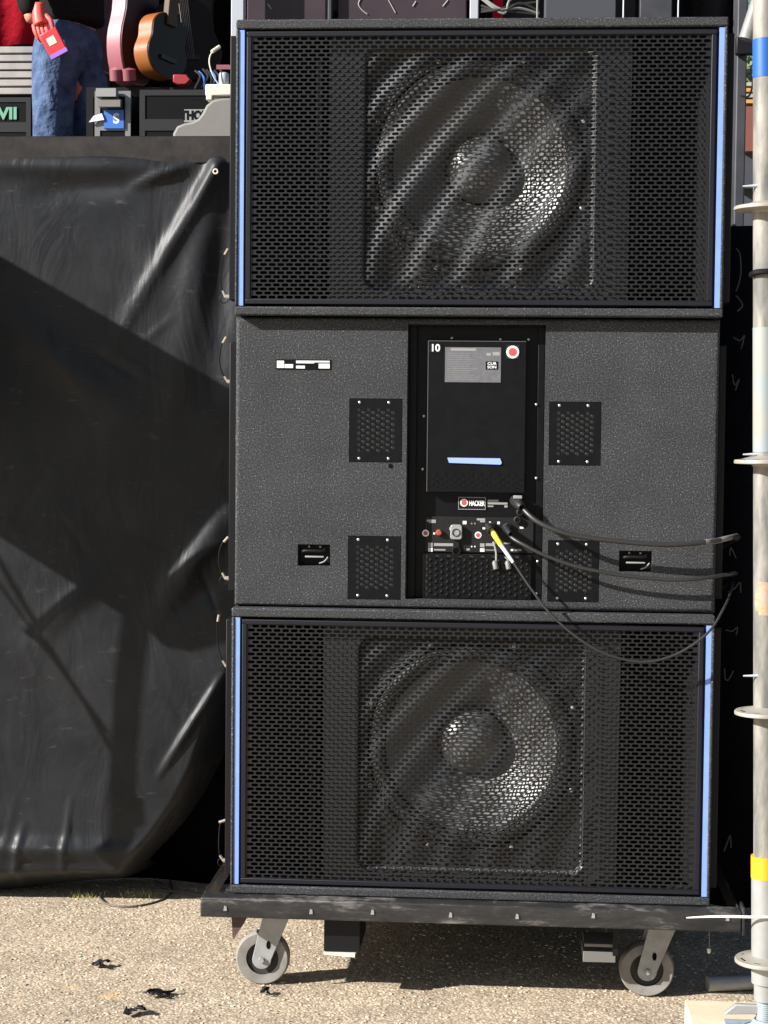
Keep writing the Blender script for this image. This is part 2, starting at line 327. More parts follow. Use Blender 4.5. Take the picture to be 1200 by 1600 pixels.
def perf(g, x0, x1, z0, z1, px, pz, hx, hz, y, t=0.0012, tall=False, cut=0.3):
    """perforated sheet: staggered holes (hx by hz) on a px by pz pitch; real holes with thickness"""
    A0, A1, B0, B1 = (z0, z1, x0, x1) if tall else (x0, x1, z0, z1)
    pa, pb, ha, hb = (pz, px, hz, hx) if tall else (px, pz, hx, hz)
    na = int((A1-A0)/pa+1e-6); nb = int((B1-B0)/pb+1e-6); pa = (A1-A0)/na; pb = (B1-B0)/nb
    def V(a, b, yy): return (b, yy, a) if tall else (a, yy, b)
    v = []; f = []
    for j in range(nb):
        bc = B0+(j+.5)*pb; sh = (j % 2)*pa/2
        if j % 2:
            for a, b in ((A0, A0+pa/2), (A1-pa/2, A1)):
                k = len(v); v += [V(a,bc-pb/2,y), V(b,bc-pb/2,y), V(b,bc+pb/2,y), V(a,bc+pb/2,y)]; f.append((k,k+1,k+2,k+3))
        for i in range(na-(j % 2)):
            ac = A0+(i+.5)*pa+sh; a_, b_ = ha/2, hb/2; c_ = min(a_, b_)*2*cut
            H = [(a_,-b_+c_),(a_,b_-c_),(a_-c_,b_),(-a_+c_,b_),(-a_,b_-c_),(-a_,-b_+c_),(-a_+c_,-b_),(a_-c_,-b_)]
            O = [(pa/2,-b_+c_),(pa/2,b_-c_),(a_-c_,pb/2),(-a_+c_,pb/2),(-pa/2,b_-c_),(-pa/2,-b_+c_),(-a_+c_,-pb/2),(a_-c_,-pb/2)]
            C = [(pa/2,pb/2),(-pa/2,pb/2),(-pa/2,-pb/2),(pa/2,-pb/2)]
            k = len(v)
            v += [V(ac+a,bc+b,y) for a,b in H]+[V(ac+a,bc+b,y) for a,b in O]+[V(ac+a,bc+b,y) for a,b in C]+[V(ac+a,bc+b,y+t) for a,b in H]
            for q in range(8):
                n = (q+1) % 8
                if q % 2 == 0: f.append((k+q, k+8+q, k+8+n, k+n))
                else: f.append((k+q, k+8+q, k+16+q//2, k+8+n, k+n))
                f.append((k+q, k+n, k+20+n, k+20+q))
    return g.add(v, f)
def fine(o): o['kind'] = 'stuff'; return o
def screw(parent, x, z, y, r=0.0032, m='screw'):
    g = G().lathe([(0,0.0022),(r*.55,0.002),(r,0.0008),(r,-0.001)], (x,y,z), n=10)
    return obj('screw', g, m, parent)
def rrect(x0, x1, z0, z1, r, n=5):
    P = []
    for cx, cz, a in ((x1-r,z1-r,0),(x0+r,z1-r,90),(x0+r,z0+r,180),(x1-r,z0+r,270)):
        for k in range(n+1):
            t = math.radians(a+90*k/n); P.append((cx+r*math.cos(t), cz+r*math.sin(t)))
    return P

# ================================================================== SETTING
g = G(); N = 60
xs = [-60,-20,-8]+[-4+i*.2 for i in range(41)]+[8,20,60]; ys = [-60,-20,-8]+[-4+i*.2 for i in range(41)]+[8,20,90]
def gz(x, y): return 0.004*math.sin(2.1*x+1)*math.sin(1.7*y) if abs(x) < 5 and abs(y) < 5 else 0
v = [(x,y,gz(x,y)) for y in ys for x in xs]; nx = len(xs)
f = [(j*nx+i,j*nx+i+1,(j+1)*nx+i+1,(j+1)*nx+i) for j in range(len(ys)-1) for i in range(nx-1)]
ground = obj('ground', G().add(v, f), 'ground'); ground['kind'] = 'structure'
# loose aggregate chips lying on the ground
phi = (1+5**.5)/2
ico = [Vector(p).normalized() for p in ((-1,phi,0),(1,phi,0),(-1,-phi,0),(1,-phi,0),(0,-1,phi),(0,1,phi),(0,-1,-phi),(0,1,-phi),(phi,0,-1),(phi,0,1),(-phi,0,-1),(-phi,0,1))]
icf = [(0,11,5),(0,5,1),(0,1,7),(0,7,10),(0,10,11),(1,5,9),(5,11,4),(11,10,2),(10,7,6),(7,1,8),(3,9,4),(3,4,2),(3,2,6),(3,6,8),(3,8,9),(4,9,5),(2,4,11),(6,2,10),(8,6,7),(9,8,1)]
cm = []
for nm, c in (('a',(0.58,0.47,0.34)),('b',(0.47,0.375,0.265)),('c',(0.72,0.62,0.48)),('d',(0.33,0.265,0.20))):
    cm.append(mat('stone_chip_'+nm, c, 0.8))
v = []; f = []; mi = []
for i in range(11000):
    x = random.uniform(-1.0,1.7); y = -0.55+2.2*random.random()**1.3
    s = random.choice((.0016,.002,.0024,.003,.0042)) * random.uniform(.8,1.2); k = len(v); a = random.uniform(0,6.3)
    ca, sa = math.cos(a), math.sin(a); ex = random.uniform(.8,1.5)
    for p in ico:
        q = p*s*random.uniform(.75,1.15); X = q.x*ex; Y = q.y
        v.append((x+X*ca-Y*sa, y+X*sa+Y*ca, gz(x,y)+s*.2+q.z*.45))
    f += [(a_+k,b_+k,c_+k) for a_,b_,c_ in icf]; mi += [random.choices((0,1,2,3),(5,4,3,2))[0]]*20
gm = bpy.data.meshes.new('gravel'); gm.from_pydata(v, [], f)
for m in cm: gm.materials.append(m)
gm.polygons.foreach_set('material_index', mi)
go = bpy.data.objects.new('gravel', gm); COL.objects.link(go); go['kind'] = 'stuff'
tag(go, 'loose tan stone chips lying all over the ground', 'gravel')

# ================================================================== CABINETS
W, H, Z0 = 1.1, 0.6667, 0.24
SH = 0.0030                                                  # gap between stacked boxes
def shell_with_holes(x1, z1, holes, r, depth):
    """front face with rounded outer edge and rectangular recesses, plus the sides, top, bottom, back"""
    g = G(); n = 4
    xs = sorted({r, x1-r} | {h[0] for h in holes} | {h[1] for h in holes}); zs = sorted({r, z1-r} | {h[2] for h in holes} | {h[3] for h in holes})
    for i in range(len(xs)-1):
        for j in range(len(zs)-1):
            cx, cz = (xs[i]+xs[i+1])/2, (zs[j]+zs[j+1])/2
            if any(h[0] < cx < h[1] and h[2] < cz < h[3] for h in holes): continue
            g.add([(xs[i],0,zs[j]),(xs[i+1],0,zs[j]),(xs[i+1],0,zs[j+1]),(xs[i],0,zs[j+1])], [(0,1,2,3)])
    for a,b,c,d,dep in holes:
        g.add([(a,0,c),(b,0,c),(b,0,d),(a,0,d),(a,dep,c),(b,dep,c),(b,dep,d),(a,dep,d)], [(0,4,5,1),(1,5,6,2),(2,6,7,3),(3,7,4,0),(4,7,6,5)])
    loops = []
    for k in range(n+1):
        t = PI/2*k/n; ins = r*(1-math.sin(t)); yy = r*(1-math.cos(t)); loops.append((ins, yy))
    loops.append((0, depth))
    v = []
    for ins, yy in loops: v += [(ins,yy,ins),(x1-ins,yy,ins),(x1-ins,yy,z1-ins),(ins,yy,z1-ins)]
    f = [(k*4+q, (k+1)*4+q, (k+1)*4+(q+1)%4, k*4+(q+1)%4) for k in range(len(loops)-1) for q in range(4)]
    m = 4*(len(loops)-1); f.append((m,m+3,m+2,m+1))
    return g.add(v, f)

# ---- front-facing subwoofer (driver behind a perforated grille)
def grille_cabinet(loc, label, amp=1.0, per=8.8, c0=.12, cur=6.2):
    t = thing('subwoofer_cabinet', loc, label, 'subwoofer', 'stacked subwoofer cabinets')
    h = H-SH
    s = G(); D = 0.70
    e = 0.0075
    s.box(0,W,0,D,0,.019); s.box(0,W,0,D,h-.021,h); s.box(0,e,0.001,D,.019,h-.021); s.box(W-e,W,0.001,D,.019,h-.021); s.box(e,W-e,D-.02,D,.019,h-.021)
    obj('cabinet_shell', s, 'paint', t, bevel=.004, seg=3, local=True)
    for x0 in (e, W-e-.0115):
        obj('accent_strip', G().box(x0, x0+.0115, .004, .012, .021, h-.023), 'blue', t, local=True)
    for x0 in (e+.0115, W-e-.0115-.0045): obj('strip_channel', G().box(x0, x0+.0045, .012, .02, .021, h-.023), 'blueedge', t, local=True)
    a, b, c, d = .0245, W-.0245, .025, h-.027
    fr = G(); bw = .011
    fr.box(a,b,.001,.022,c,c+bw); fr.box(a,b,.001,.022,d-bw,d); fr.box(a,a+bw,.002,.022,c+bw,d-bw); fr.box(b-bw,b,.002,.022,c+bw,d-bw)
    obj('grille_frame', fr, 'frame', t, bevel=.0015, local=True)
    gr = perf(G(), a+bw, b-bw, c+bw, d-bw, .0197, .0092, .0158, .0066, .006, .0010, cut=.32)
    # over the driver the sheet is pressed back a few millimetres and given shallow diagonal waves, shaped to make light and dark bands
    V2 = []
    for x, y, z in gr.v:
        ddx = abs(x-.551)-.228; ddz = abs(z-.329)-.238
        d_ = math.hypot(max(ddx,0), max(ddz,0))+min(max(ddx,ddz),0)-.033      # <0 inside the rounded square
        k_ = max(0, min(1, -d_/.007)); k_ = k_*k_*(3-2*k_); kw = max(0, min(1, -d_/.03))
        ph = per*(x-.55)-2.2*z-cur*z*z+c0; fd = amp*max(.22, min(1, 1.22-1.25*max(0, (x-.42)+.55*(z-.12))))
        V2.append((x, y+.0065*k_+fd*kw*.0055*math.sin(2*PI*ph), z))
    gr.v = V2
    obj('grille', gr, 'mesh', t, local=True, flat=True)
    # chamber walls and ports behind the grille
    v = G(); v.box(e,W-e,.50,.52,.019,h-.021)
    v.box(.180,.190,.040,.5,.03,h-.03); v.box(.900,.910,.040,.5,.03,h-.03)
    obj('port_chamber', v, 'void', t, local=True)
    sl = G(); sl.add([(1.030,.16,.03),(1.078,.030,.03),(1.078,.030,h-.03),(1.030,.16,h-.03),(1.036,.165,.03),(1.088,.035,.03),(1.088,.035,h-.03),(1.036,.165,h-.03)],
                     [(0,1,2,3),(7,6,5,4),(0,4,5,1),(2,6,7,3),(3,7,4,0),(1,5,6,2)])
    obj('port_flare', sl, 'baffle', t, local=True)
    # baffle board with a rounded square opening
    ox0, ox1, oz0, oz1 = .290, .812, .058, .600; by0, by1 = .032, .062
    inner = rrect(ox0, ox1, oz0, oz1, .035, 6); n = len(inner)
    x0, x1, z0, z1 = .190, .900, .024, h-.026
    outer = []
    cx, cz = (ox0+ox1)/2, (oz0+oz1)/2
    for px_, pz_ in inner:
        dx, dz = px_-cx, pz_-cz; k = min((x1-cx if dx > 0 else cx-x0)/abs(dx or 1e-6), (z1-cz if dz > 0 else cz-z0)/abs(dz or 1e-6)); outer.append((cx+dx*k, cz+dz*k))
    bb = G(); bb.add([(p[0],by0,p[1]) for p in inner]+[(p[0],by0,p[1]) for p in outer]+[(p[0],by1,p[1]) for p in inner],
        [(i,n+i,n+(i+1)%n,(i+1)%n) for i in range(n)])
    rim = G().add([(p[0],by0+.0005,p[1]) for p in inner]+[(p[0],by1,p[1]) for p in inner], [(i,(i+1)%n,n+(i+1)%n,n+i) for i in range(n)])
    obj('opening_rim', rim, 'rim', t, local=True)  # pale colour stands in for sunlight on the opening's edge
    for X, Z in ((x0,z0),(x1,z0),(x1,z1),(x0,z1)):              # corners
        near = sorted(range(n), key=lambda i: (outer[i][0]-X)**2+(outer[i][1]-Z)**2)
        A = outer[near[0]]; k2 = [i for i in near[1:8] if (abs(outer[i][0]-X) < 1e-6) != (abs(A[0]-X) < 1e-6)]
        if k2: B = outer[k2[0]]; bb.add([(A[0],by0,A[1]),(X,by0,Z),(B[0],by0,B[1])], [(0,1,2)])
    obj('baffle', bb, 'baffle', t, local=True)
    C = (.552, .063, .345)
    mp = G().lathe([(.262,0),(.262,.006),(.243,.010),(.236,.002)], C, n=64)
    ring_ = [(C[0]+.262*math.cos(2*PI*k/64), C[2]+.262*math.sin(2*PI*k/64)) for k in range(64)]
    sq = []
    for rx, rz in ring_:
        dx, dz = rx-C[0], rz-C[2]; k_ = .30/max(abs(dx), abs(dz)); sq.append((C[0]+dx*k_, C[2]+dz*k_))
    mp.add([(p[0],C[1],p[1]) for p in ring_]+[(p[0],C[1],p[1]) for p in sq], [(i,64+i,64+(i+1)%64,(i+1)%64) for i in range(64)])
    dr = obj('driver', mp, 'baffle', t, local=True)
    su = G().lathe([(.238,.004)]+[(.218+.020*math.cos(a_), .004+.016*math.sin(a_)) for a_ in [PI*k/10 for k in range(1,10)]]+[(.198,.004)], C, n=72)
    obj('surround', su, 'rubber', dr, local=True)
    co_ = G().lathe([(.199,.004),(.185,-.005),(.165,-.019),(.14,-.036),(.115,-.053),(.092,-.068),(.080,-.074)], C, n=72)
    obj('cone', co_, 'cone', dr, local=True, ang=80)
    cp = G().lathe([(.078,-.070)]+[(.078*math.cos(a_), -.070+.052*math.sin(a_)) for a_ in [PI/2*k/9 for k in range(1,10)]], C, n=48)
    obj('dust_cap', cp, 'cap', dr, local=True, ang=80)
    for i in range(8):
        a_ = 2*PI*(i+.5)/8
        screw(dr, loc[0]+C[0]+.252*math.cos(a_), loc[2]+C[2]+.252*math.sin(a_), loc[1]+C[1]-.011, .005)
    for x in (-.0175, W+.0015):
        obj('side_rail', G().box(x, x+.016, .030, .62, .035, h-.03), 'black', t, bevel=.002, local=True)
    return t

top = grille_cabinet(Vector((.0017, -.030, Z0+2*H)), 'top subwoofer cabinet of the stack, perforated front grille with pale blue edge strips')
bot = grille_cabinet(Vector((-.002, -.024, Z0)), 'bottom subwoofer cabinet standing on the wheeled dolly, perforated grille with pale blue edge strips', .62, 10.2, .42, 7.5)

# ---- middle cabinet, turned round: its rear with the amplifier
MB_ = Vector((0, 0, Z0+H))
def lp(px, py, Y=0.0):
    p = at(px, py, Y); return (p.x, p.z)
def rect(px0, py0, px1, py1, Y=0.0):
    a = lp(px0, py1, Y); b = lp(px1, py0, Y); return a[0], b[0], a[1], b[1]
mid = thing('subwoofer_cabinet', MB_, 'middle subwoofer cabinet showing its speckled grey back with amplifier panel and plugged cables', 'subwoofer', 'stacked subwoofer cabinets')
def loc_rect(*a):
    x0,x1,z0,z1 = rect(*a); return (x0-MB_.x, x1-MB_.x, z0-MB_.z, z1-MB_.z)
REC = loc_rect(633, 508, 853, 936)
vents_px = [(545,623,629,722), (857,628,940,727), (543,838,627,936), (855,845,937,940)]
vr = [loc_rect(*q) for q in vents_px]; hr = [loc_rect(465,851,516,884), loc_rect(967,861,1019,893)]
holes = [(*REC, .060)]+[(*q, .022) for q in vr]+[(*q, .045) for q in hr]
obj('cabinet_shell', shell_with_holes(W, H-SH, holes, .010, .70), 'paint', mid, local=True, ang=30)
for x in (-.0185, W+.0015):
    obj('side_rail', G().box(x, x+.0165, .030, .62, .03, H-.06), 'black', mid, bevel=.002, local=True)
# little black plug hole
x, z = lp(610, 728); obj('plug_hole', G().disc((x,z), .005, -.0012, 14, .0012), 'void', mid)
# corner vents
for q, px4 in zip(vr, vents_px):
    x0,x1,z0,z1 = rect(*px4)
    x0 += .001; x1 -= .001; z0 += .001; z1 -= .001; y = -.0005; bx = (x1-x0)*.125; bz = (z1-z0)*.13
    gg = G(); gg.box(x0,x1,y,y+.0015,z0,z0+bz); gg.box(x0,x1,y,y+.0015,z1-bz,z1); gg.box(x0,x0+bx,y,y+.0015,z0+bz,z1-bz); gg.box(x1-bx,x1,y,y+.0015,z0+bz,z1-bz)
    perf(gg, x0+bx, x1-bx, z0+bz, z1-bz, .0104, .0122, .0082, .0086, y, .0015, tall=True, cut=.3)
    vo = obj('vent_panel', gg, 'amp', mid, flat=True)
    obj('vent_backing', G().box(x0+.002,x1-.002,.0035,.005,z0+.002,z1-.002), 'ventb', vo)
    for fx in (.19,.75):
        for fz in (.055,.945): screw(vo, x0+(x1-x0)*fx, z0+(z1-z0)*fz, y)
# recessed handles
for k, q in enumerate(((465,851,516,884), (967,861,1019,893))):
    x0,x1,z0,z1 = rect(*q); w_ = x1-x0; h_ = z1-z0
    hg = G()
    hg.prism([(x0+.001,z0+.001),(x1-.001,z0+.001),(x1-.001,z1-.001),(x0+.001,z1-.001)], .030, .034)
    ho = obj('handle', hg, 'amp', mid, bevel=0)
    obj('handle_bar', G().tube([(x0+w_*.14,.010,z0+h_*.60),(x0+w_*.22,.002,z0+h_*.70),(x0+w_*.78,.002,z0+h_*.70),(x0+w_*.82,.012,z0+h_*.80)], .0035, 8, smooth=4), 'black', ho)
    obj('handle_rib', G().box(x0+w_*.22, x1-w_*.2, .004, .012, z0+h_*.38, z0+h_*.46), 'greyp', ho, bevel=.001)
    obj('handle_rim', G().tube([(x0+w_*.66,.004,z0+h_*.12),(x0+w_*.82,.003,z0+h_*.22),(x0+w_*.93,.003,z0+h_*.42)], .0016, 6, smooth=4), 'greyp', ho)
    for fx in (.32,.67): screw(ho, x0+w_*fx, z1-h_*.13, .020, .0028)
# name plate at the upper left
x0,x1,z0,z1 = rect(431,562,517,577); wl = x1-x0; hl = z1-z0
npl = obj('name_plate', G().box(x0,x1,-.0015,.0005,z0,z1), 'amp', mid)
pr = G(); 
for a,b,c,d in ((.02,.15,.14,.86),(.16,.315,.14,.52),(.37,.98,.72,.88),(.37,.70,.62,.72),(.37,.53,.10,.38),(.78,.98,.12,.60)):
    pr.box(x0+wl*a, x0+wl*b, -.0020,-.0014, z0+hl*c, z0+hl*d)
fine(obj('print', pr, 'white', npl))
# amplifier recess lining and amplifier
x0,x1,z0,z1 = rect(633,508,853,936)
RB = .034
li = G(); li.box(x0+.001,x1-.001,RB,RB+.004,z0+.001,z1-.001); li.box(x0+.001,x0+.003,.001,RB,z0+.001,z1-.001); li.box(x0+.003,x1-.003,.001,RB,z1-.003,z1-.001)
li.box(x0+.003,x0+.020,.022,RB,z0+.001,z1-.003); li.box(x1-.016,x1-.001,.024,RB,z0+.001,z1-.003)
amp = obj('amplifier_panel', li, 'amp', mid, bevel=.0008)
ax0,ax1,az0,az1 = rect(667,534,822,768,.012)
cvz = rect(667,738,822,764,.012)
cov = G(); cov.box(ax0,ax1,.012,RB,cvz[3],az1); cov.box(ax0,ax1,.012,RB,az0,cvz[2]); 
perf(cov, ax0, ax1, cvz[2], cvz[3], .0100,.0130,.0062,.0090,.012,.002, tall=True)
obj('cover', cov, 'amp', mid, bevel=0, flat=True)
obj('cover_backing', G().box(ax0+.001,ax1-.001,.017,.018,cvz[2],cvz[3]), 'mesh', mid)
eg = G(); eg.box(ax0-.001,ax0+.0004,.0115,RB,az0,az1+.001); eg.box(ax0+.0004,ax1,.0115,RB,az1,az1+.0012)
obj('cover_edge', eg, mat('pale_panel_edge', (0.10,0.10,0.10), .4), mid)  # paler strips along the left and top of the cover
for px_, py_ in ((706,528),(826,530),(662,650),(838,632),(660,733),(838,747),(840,877),(838,928),(782,530)):
    x, z = lp(px_, py_, .022); screw(mid, x, z, .0215 if px_ > 833 else .030, .0030)
y = .0115
q = rect(695,543,783,597,y); lb = obj('rating_label', G().box(q[0],q[1],y-.0008,y,q[2],q[3]), 'grey', mid)
pr = G(); wl = q[1]-q[0]; hl = q[3]-q[2]
pr.box(q[0]+wl*.10,q[0]+wl*.55,y-.0012,y-.0007,q[3]-hl*.10,q[3]-hl*.03)
for i in range(13):
    zz = q[3]-hl*(.17+.062*i); e_ = random.uniform(.42,.58)
    pr.box(q[0]+wl*.05,q[0]+wl*e_,y-.0012,y-.0007,zz-.0006,zz+.0002)
pr.box(q[0]+wl*.74,q[0]+wl*.82,y-.0012,y-.0007,q[2]+hl*.76,q[2]+hl*.84); pr.box(q[0]+wl*.85,q[0]+wl*.98,y-.0012,y-.0007,q[2]+hl*.77,q[2]+hl*.87)
fine(obj('print', pr, 'greyp', lb))
db = obj('dark_field', G().box(q[0]+wl*.73,q[0]+wl*.95,y-.0014,y-.0006,q[2]+hl*.37,q[2]+hl*.60), 'amp', lb)
text('CUR', (q[0]+wl*.84, q[2]+hl*.535), .0085, y-.0016, 'white', lb, 1.2, bold=.0002)
text('SON', (q[0]+wl*.84, q[2]+hl*.435), .0085, y-.0016, 'white', lb, 1.2, bold=.0002)
q = rect(670,537,690,551,y); st = obj('number_sticker', G().box(q[0],q[1],y-.0008,y,q[2],q[3]), 'black', mid)
text('10', ((q[0]+q[1])/2,(q[2]+q[3])/2), .0225, y-.0010, 'white', st, 1.0, bold=.0006)
def target_sticker(px_, py_, r, y, m1='red'):
    x, z = lp(px_, py_, y)
    s_ = obj('round_sticker', G().disc((x,z), r, y-.0010, 24, .001), 'white', mid)
    obj('sticker_centre', G().disc((x,z), r*.64, y-.0016, 24, .0007), m1, s_); return s_
q = rect(790,539,812,561,y); obj('sticker_base', G().box(q[0],q[1],y-.0006,y,q[2],q[3]), 'conn', mid)
target_sticker(801,550,.0145,y-.0006)
a,b = lp(699,715,y),lp(784,726,y)
obj('status_bar', G().prism([(a[0],a[1]),(b[0]-.004,a[1]-.0005),(b[0],b[1]+.004),(b[0]-.003,b[1]),(a[0]+.004,b[1]+.003)], y-.003, y), 'bluebar', mid)
# logo plate and small print
y = RB-.001
q = rect(716,777,759,796,y); pl = obj('logo_plate', G().box(q[0],q[1],y-.0012,y,q[2],q[3]), 'black', mid)
bo = G(); t_ = .0013
bo.box(q[0],q[1],y-.002,y-.0012,q[2],q[2]+t_); bo.box(q[0],q[1],y-.002,y-.0012,q[3]-t_,q[3]); bo.box(q[0],q[0]+t_,y-.002,y-.0012,q[2]+t_,q[3]-t_); bo.box(q[1]-t_,q[1],y-.002,y-.0012,q[2]+t_,q[3]-t_)
obj('plate_border', bo, 'greyp', pl)
text('HACKER', (q[0]+(q[1]-q[0])*.675,(q[2]+q[3])/2), .0165, y-.0018, 'white', pl, .56, bold=.0007)
target_sticker(725,785.5,.0090,y-.0018)
pr = G()
for a,b,c,d in ((762,781,779,784),(762,785,793,788),(762,790,771,792),(788,789.5,793,793)):
    k = rect(a,b,c,d,y); pr.box(k[0],k[1],y-.0006,y+.0002,k[2],k[3])
fine(obj('print', pr, 'greyp', mid))
# connector plate
q = rect(664,809,834,862,y); y2 = RB-.004
cpn = obj('connector_plate', G().box(q[0],q[1],y2,RB,q[2],q[3]), 'conn', mid, bevel=.0008)
pr = G(); pg = G()
for a,b,c,d,k in ((667,812,681,815,1),(670,815,681,817,1),(723,814,729,819,0),(745,810,758,813,1),(750,813,758,816,1),(669,856,676,862,0),(669,848,676,855,1),(678,849,708,853,1),(678,858,696,860,1),
                  (750,857,757,862,0),(750,849,757,855,1),(759,849,774,853,1),(759,859,774,860,1),(798,858,802,861,0),(804,858,815,861,1),(729,857,734,860,1),(677,832,680,835,0),(736,853,738,855,0),(741,853,743,855,0),
                  (736,817,738,819,1),(741,817,743,819,1),(754,824,758,827,0),(764,815,767,819,0),(777,815,781,819,0),(769,848,774,850,0),(812,823,818,826,0),(787,848,797,850,1),(702,824,704,828,1)):
    kk = rect(a,b,c,d,y2); (pg if k else pr).box(kk[0],kk[1],y2-.0006,y2+.0002,kk[2],kk[3])
fine(obj('print', pr, 'white', cpn)); fine(obj('print', pg, 'greyp', cpn))
for px_, py_, m_ in ((665,833,'redd'),(747,836,'red')): target_sticker(px_, py_, .0078, y2, m_)
x, z = lp(686,832,y2); obj('fuse_knob', G().lathe([(0,.010),(.005,.010),(.0075,.006),(.0075,0)], (x,y2,z), n=16), 'redd', mid)
# twist-lock power inlet with hanging cap
x, z = lp(713,831,y2)
inl = obj('power_inlet', G().prism(rrect(x-.0135,x+.0135,z-.017,z+.017,.006,4), y2-.012, y2), 'chrome', mid, bevel=.0015)
obj('inlet_socket', G().lathe([(0,-.002),(.0085,-.002),(.0092,.0136),(.0075,.0136),(.007,.004)], (x,y2,z-.001), n=20), 'void', inl)
x2, z2 = lp(713,860,y2)
obj('cap_strap', G().bar((x+.002,y2-.004,z-.016),(x2+.002,y2-.004,z2+.009),.008,.003,(0,1,0)), 'conn', inl)
obj('cap', G().lathe([(.0105,0),(.0105,.009),(.008,.0095),(.0075,.003),(0,.003)], (x2,y2,z2), n=20), 'conn', inl)
# small fixtures on the right of the connector plate
for px_, py_, rr in ((812,800,.008),(808,812,.0085),(793,822,.008),(768,822,.0085)):
    x, z = lp(px_, py_, y2)
    so_ = obj('socket', G().lathe([(0,.003),(rr*.55,.003),(rr*.62,.010),(rr,.009),(rr,0)], (x,y2,z), n=16), 'alud', mid)
for k, (pa, pb) in enumerate((((771,846),(775,880)),((789,870),(795,880)))):   # hanging dust caps
    a = at(*pa, y2-.012); b = at(*pb, y2-.014)
    dc = obj('cap_tether', G().tube([a,(a+b)/2+Vector((.003,0,0)),b], .0022, 6, smooth=4), 'greyp', mid)
    obj('dust_plug', G().lathe([(0,.008),(.0062,.008),(.0068,-.008),(.004,-.012)], b+Vector((-.001,0,-.006)), (0.2,-.2,-1), n=14), 'sleeve', dc)
# lower perforated vent
q = rect(660,868,830,934,.018)
lv = perf(G(), q[0],q[1],q[2],q[3], .0130,.0140,.0098,.0100,.018,.002, tall=True)
lo = obj('lower_vent', lv, 'amp', mid, flat=True)
obj('vent_backing', G().box(q[0],q[1],.0235,.025,q[2],q[3]), 'ventb2', lo)

# ---- quick-release pins and their lanyards on the cabinet sides
def lanyard(cab, pts, Y, flip=1):
    P = [at(a, b, Y) for a, b in pts]
    l_ = obj('lanyard', G().tube(P, .0016, 6, smooth=6), 'black', cab)
    for a, b in ((0, 1), (len(P)-1, len(P)-2)):
        d = (P[b]-P[a]).normalized()
        obj('crimp', G().tube([P[a]-d*.002, P[a]+d*.014], .0034, 8), 'creamg', l_)
    k = P[-1] if flip > 0 else P[0]
    obj('pin', G().tube([k+Vector((.012*flip*0+.0,0,0)), k+Vector((.018,0,-.002))], .0048, 8), 'screw', l_)
    obj('pin_ring', G().tube([k+Vector((-.004+.010*math.cos(t), .004, -.006+.010*math.sin(t))) for t in [2*PI*i/10 for i in range(11)]], .0013, 5), 'black', l_)
for cab, pts, fl in ((top, ((356,390),(349,402),(345,425),(346,448),(352,463)), 1), (mid, ((353,528),(346,540),(343,562),(346,580),(356,596)), 1),
                     (mid, ((356,840),(347,850),(342,868),(344,888),(352,903)), 1), (bot, ((342,962),(339,980),(341,1010),(346,1028),(353,1040)), -1),
                     (bot, ((351,1282),(345,1284),(342,1310),(343,1335),(349,1344)), 1)):
    lanyard(cab, pts, .045)
for cab, pts in ((top, ((1150,388),(1156,398),(1157,430),(1150,455))), (top, ((1150,462),(1157,470),(1160,478),(1152,486))), (mid, ((1146,527),(1156,532),(1163,524),(1158,545))), (mid, ((1144,585),(1148,602),(1155,592),(1149,610))),
                 (mid, ((1140,868),(1142,856),(1149,870),(1150,872))), (mid, ((1137,925),(1147,920),(1156,910),(1157,926))),
                 (bot, ((1134,984),(1144,986),(1152,980),(1150,992))), (bot, ((1132,1044),(1133,1060),(1138,1062),(1146,1048))), (bot, ((1131,1330),(1137,1315),(1141,1306),(1142,1325)))):
    P = [at(a, b, .10) for a, b in pts]
    obj('lanyard', G().tube(P, .0016, 6, smooth=6), 'cable', cab)

# ================================================================== DOLLY
CX0, CX1, CY0, CY1, CZ0, CZ1 = -.065, 1.166, -.062, .74, .1925, .2385
dl = thing('equipment_dolly', (.55, .34, 0), 'worn black steel dolly on grey casters carrying the stacked cabinets', 'dolly')
obj('front_rail', G().box(CX0,CX1,CY0,CY0+.05,CZ0,CZ1), 'steel', dl, bevel=.004, seg=3)
obj('rear_rail', G().box(CX0,CX1,CY1-.05,CY1,CZ0,CZ1), 'steel', dl, bevel=.004)
obj('side_beam', G().box(CX0+.001,CX0+.006,CY0+.051,CY1-.051,CZ0,CZ1), 'steel', dl, bevel=.001)
obj('side_beam', G().box(CX1-.005,CX1-.001,CY0+.051,CY1-.051,CZ0,CZ1), 'steel', dl, bevel=.001)
obj('inner_beam', G().box(-.018,-.004,CY0+.051,CY1-.051,CZ0+.02,CZ1-.001), 'steel', dl, bevel=.001)
obj('deck_plate', G().box(0.0,1.1,CY0+.051,CY1-.051,CZ0+.004,CZ1-.002), 'steel', dl)
e0 = at(1152,1412,CY0); e1 = at(1160,1455,CY0)
obj('end_plate', G().box(CX1+.0005,CX1+.006,CY0-.004,CY0+.05,CZ0-.006,CZ1+.012), 'steel', dl, bevel=.001)
rng = random.Random(3)
wl_ = G()
for px_ in (352,600-114,582,704,808,927,1137):
    p = at(px_, 1420+rng.uniform(-3,4)+(px_-350)*.022, CY0)
    wl_.prism([(p.x-.004,p.z-.006),(p.x+.004,p.z-.006),(p.x+.003,p.z+.004),(p.x-.002,p.z+.006)], CY0-.0025, CY0)
fine(obj('weld_spatter', wl_, 'greyp', dl))
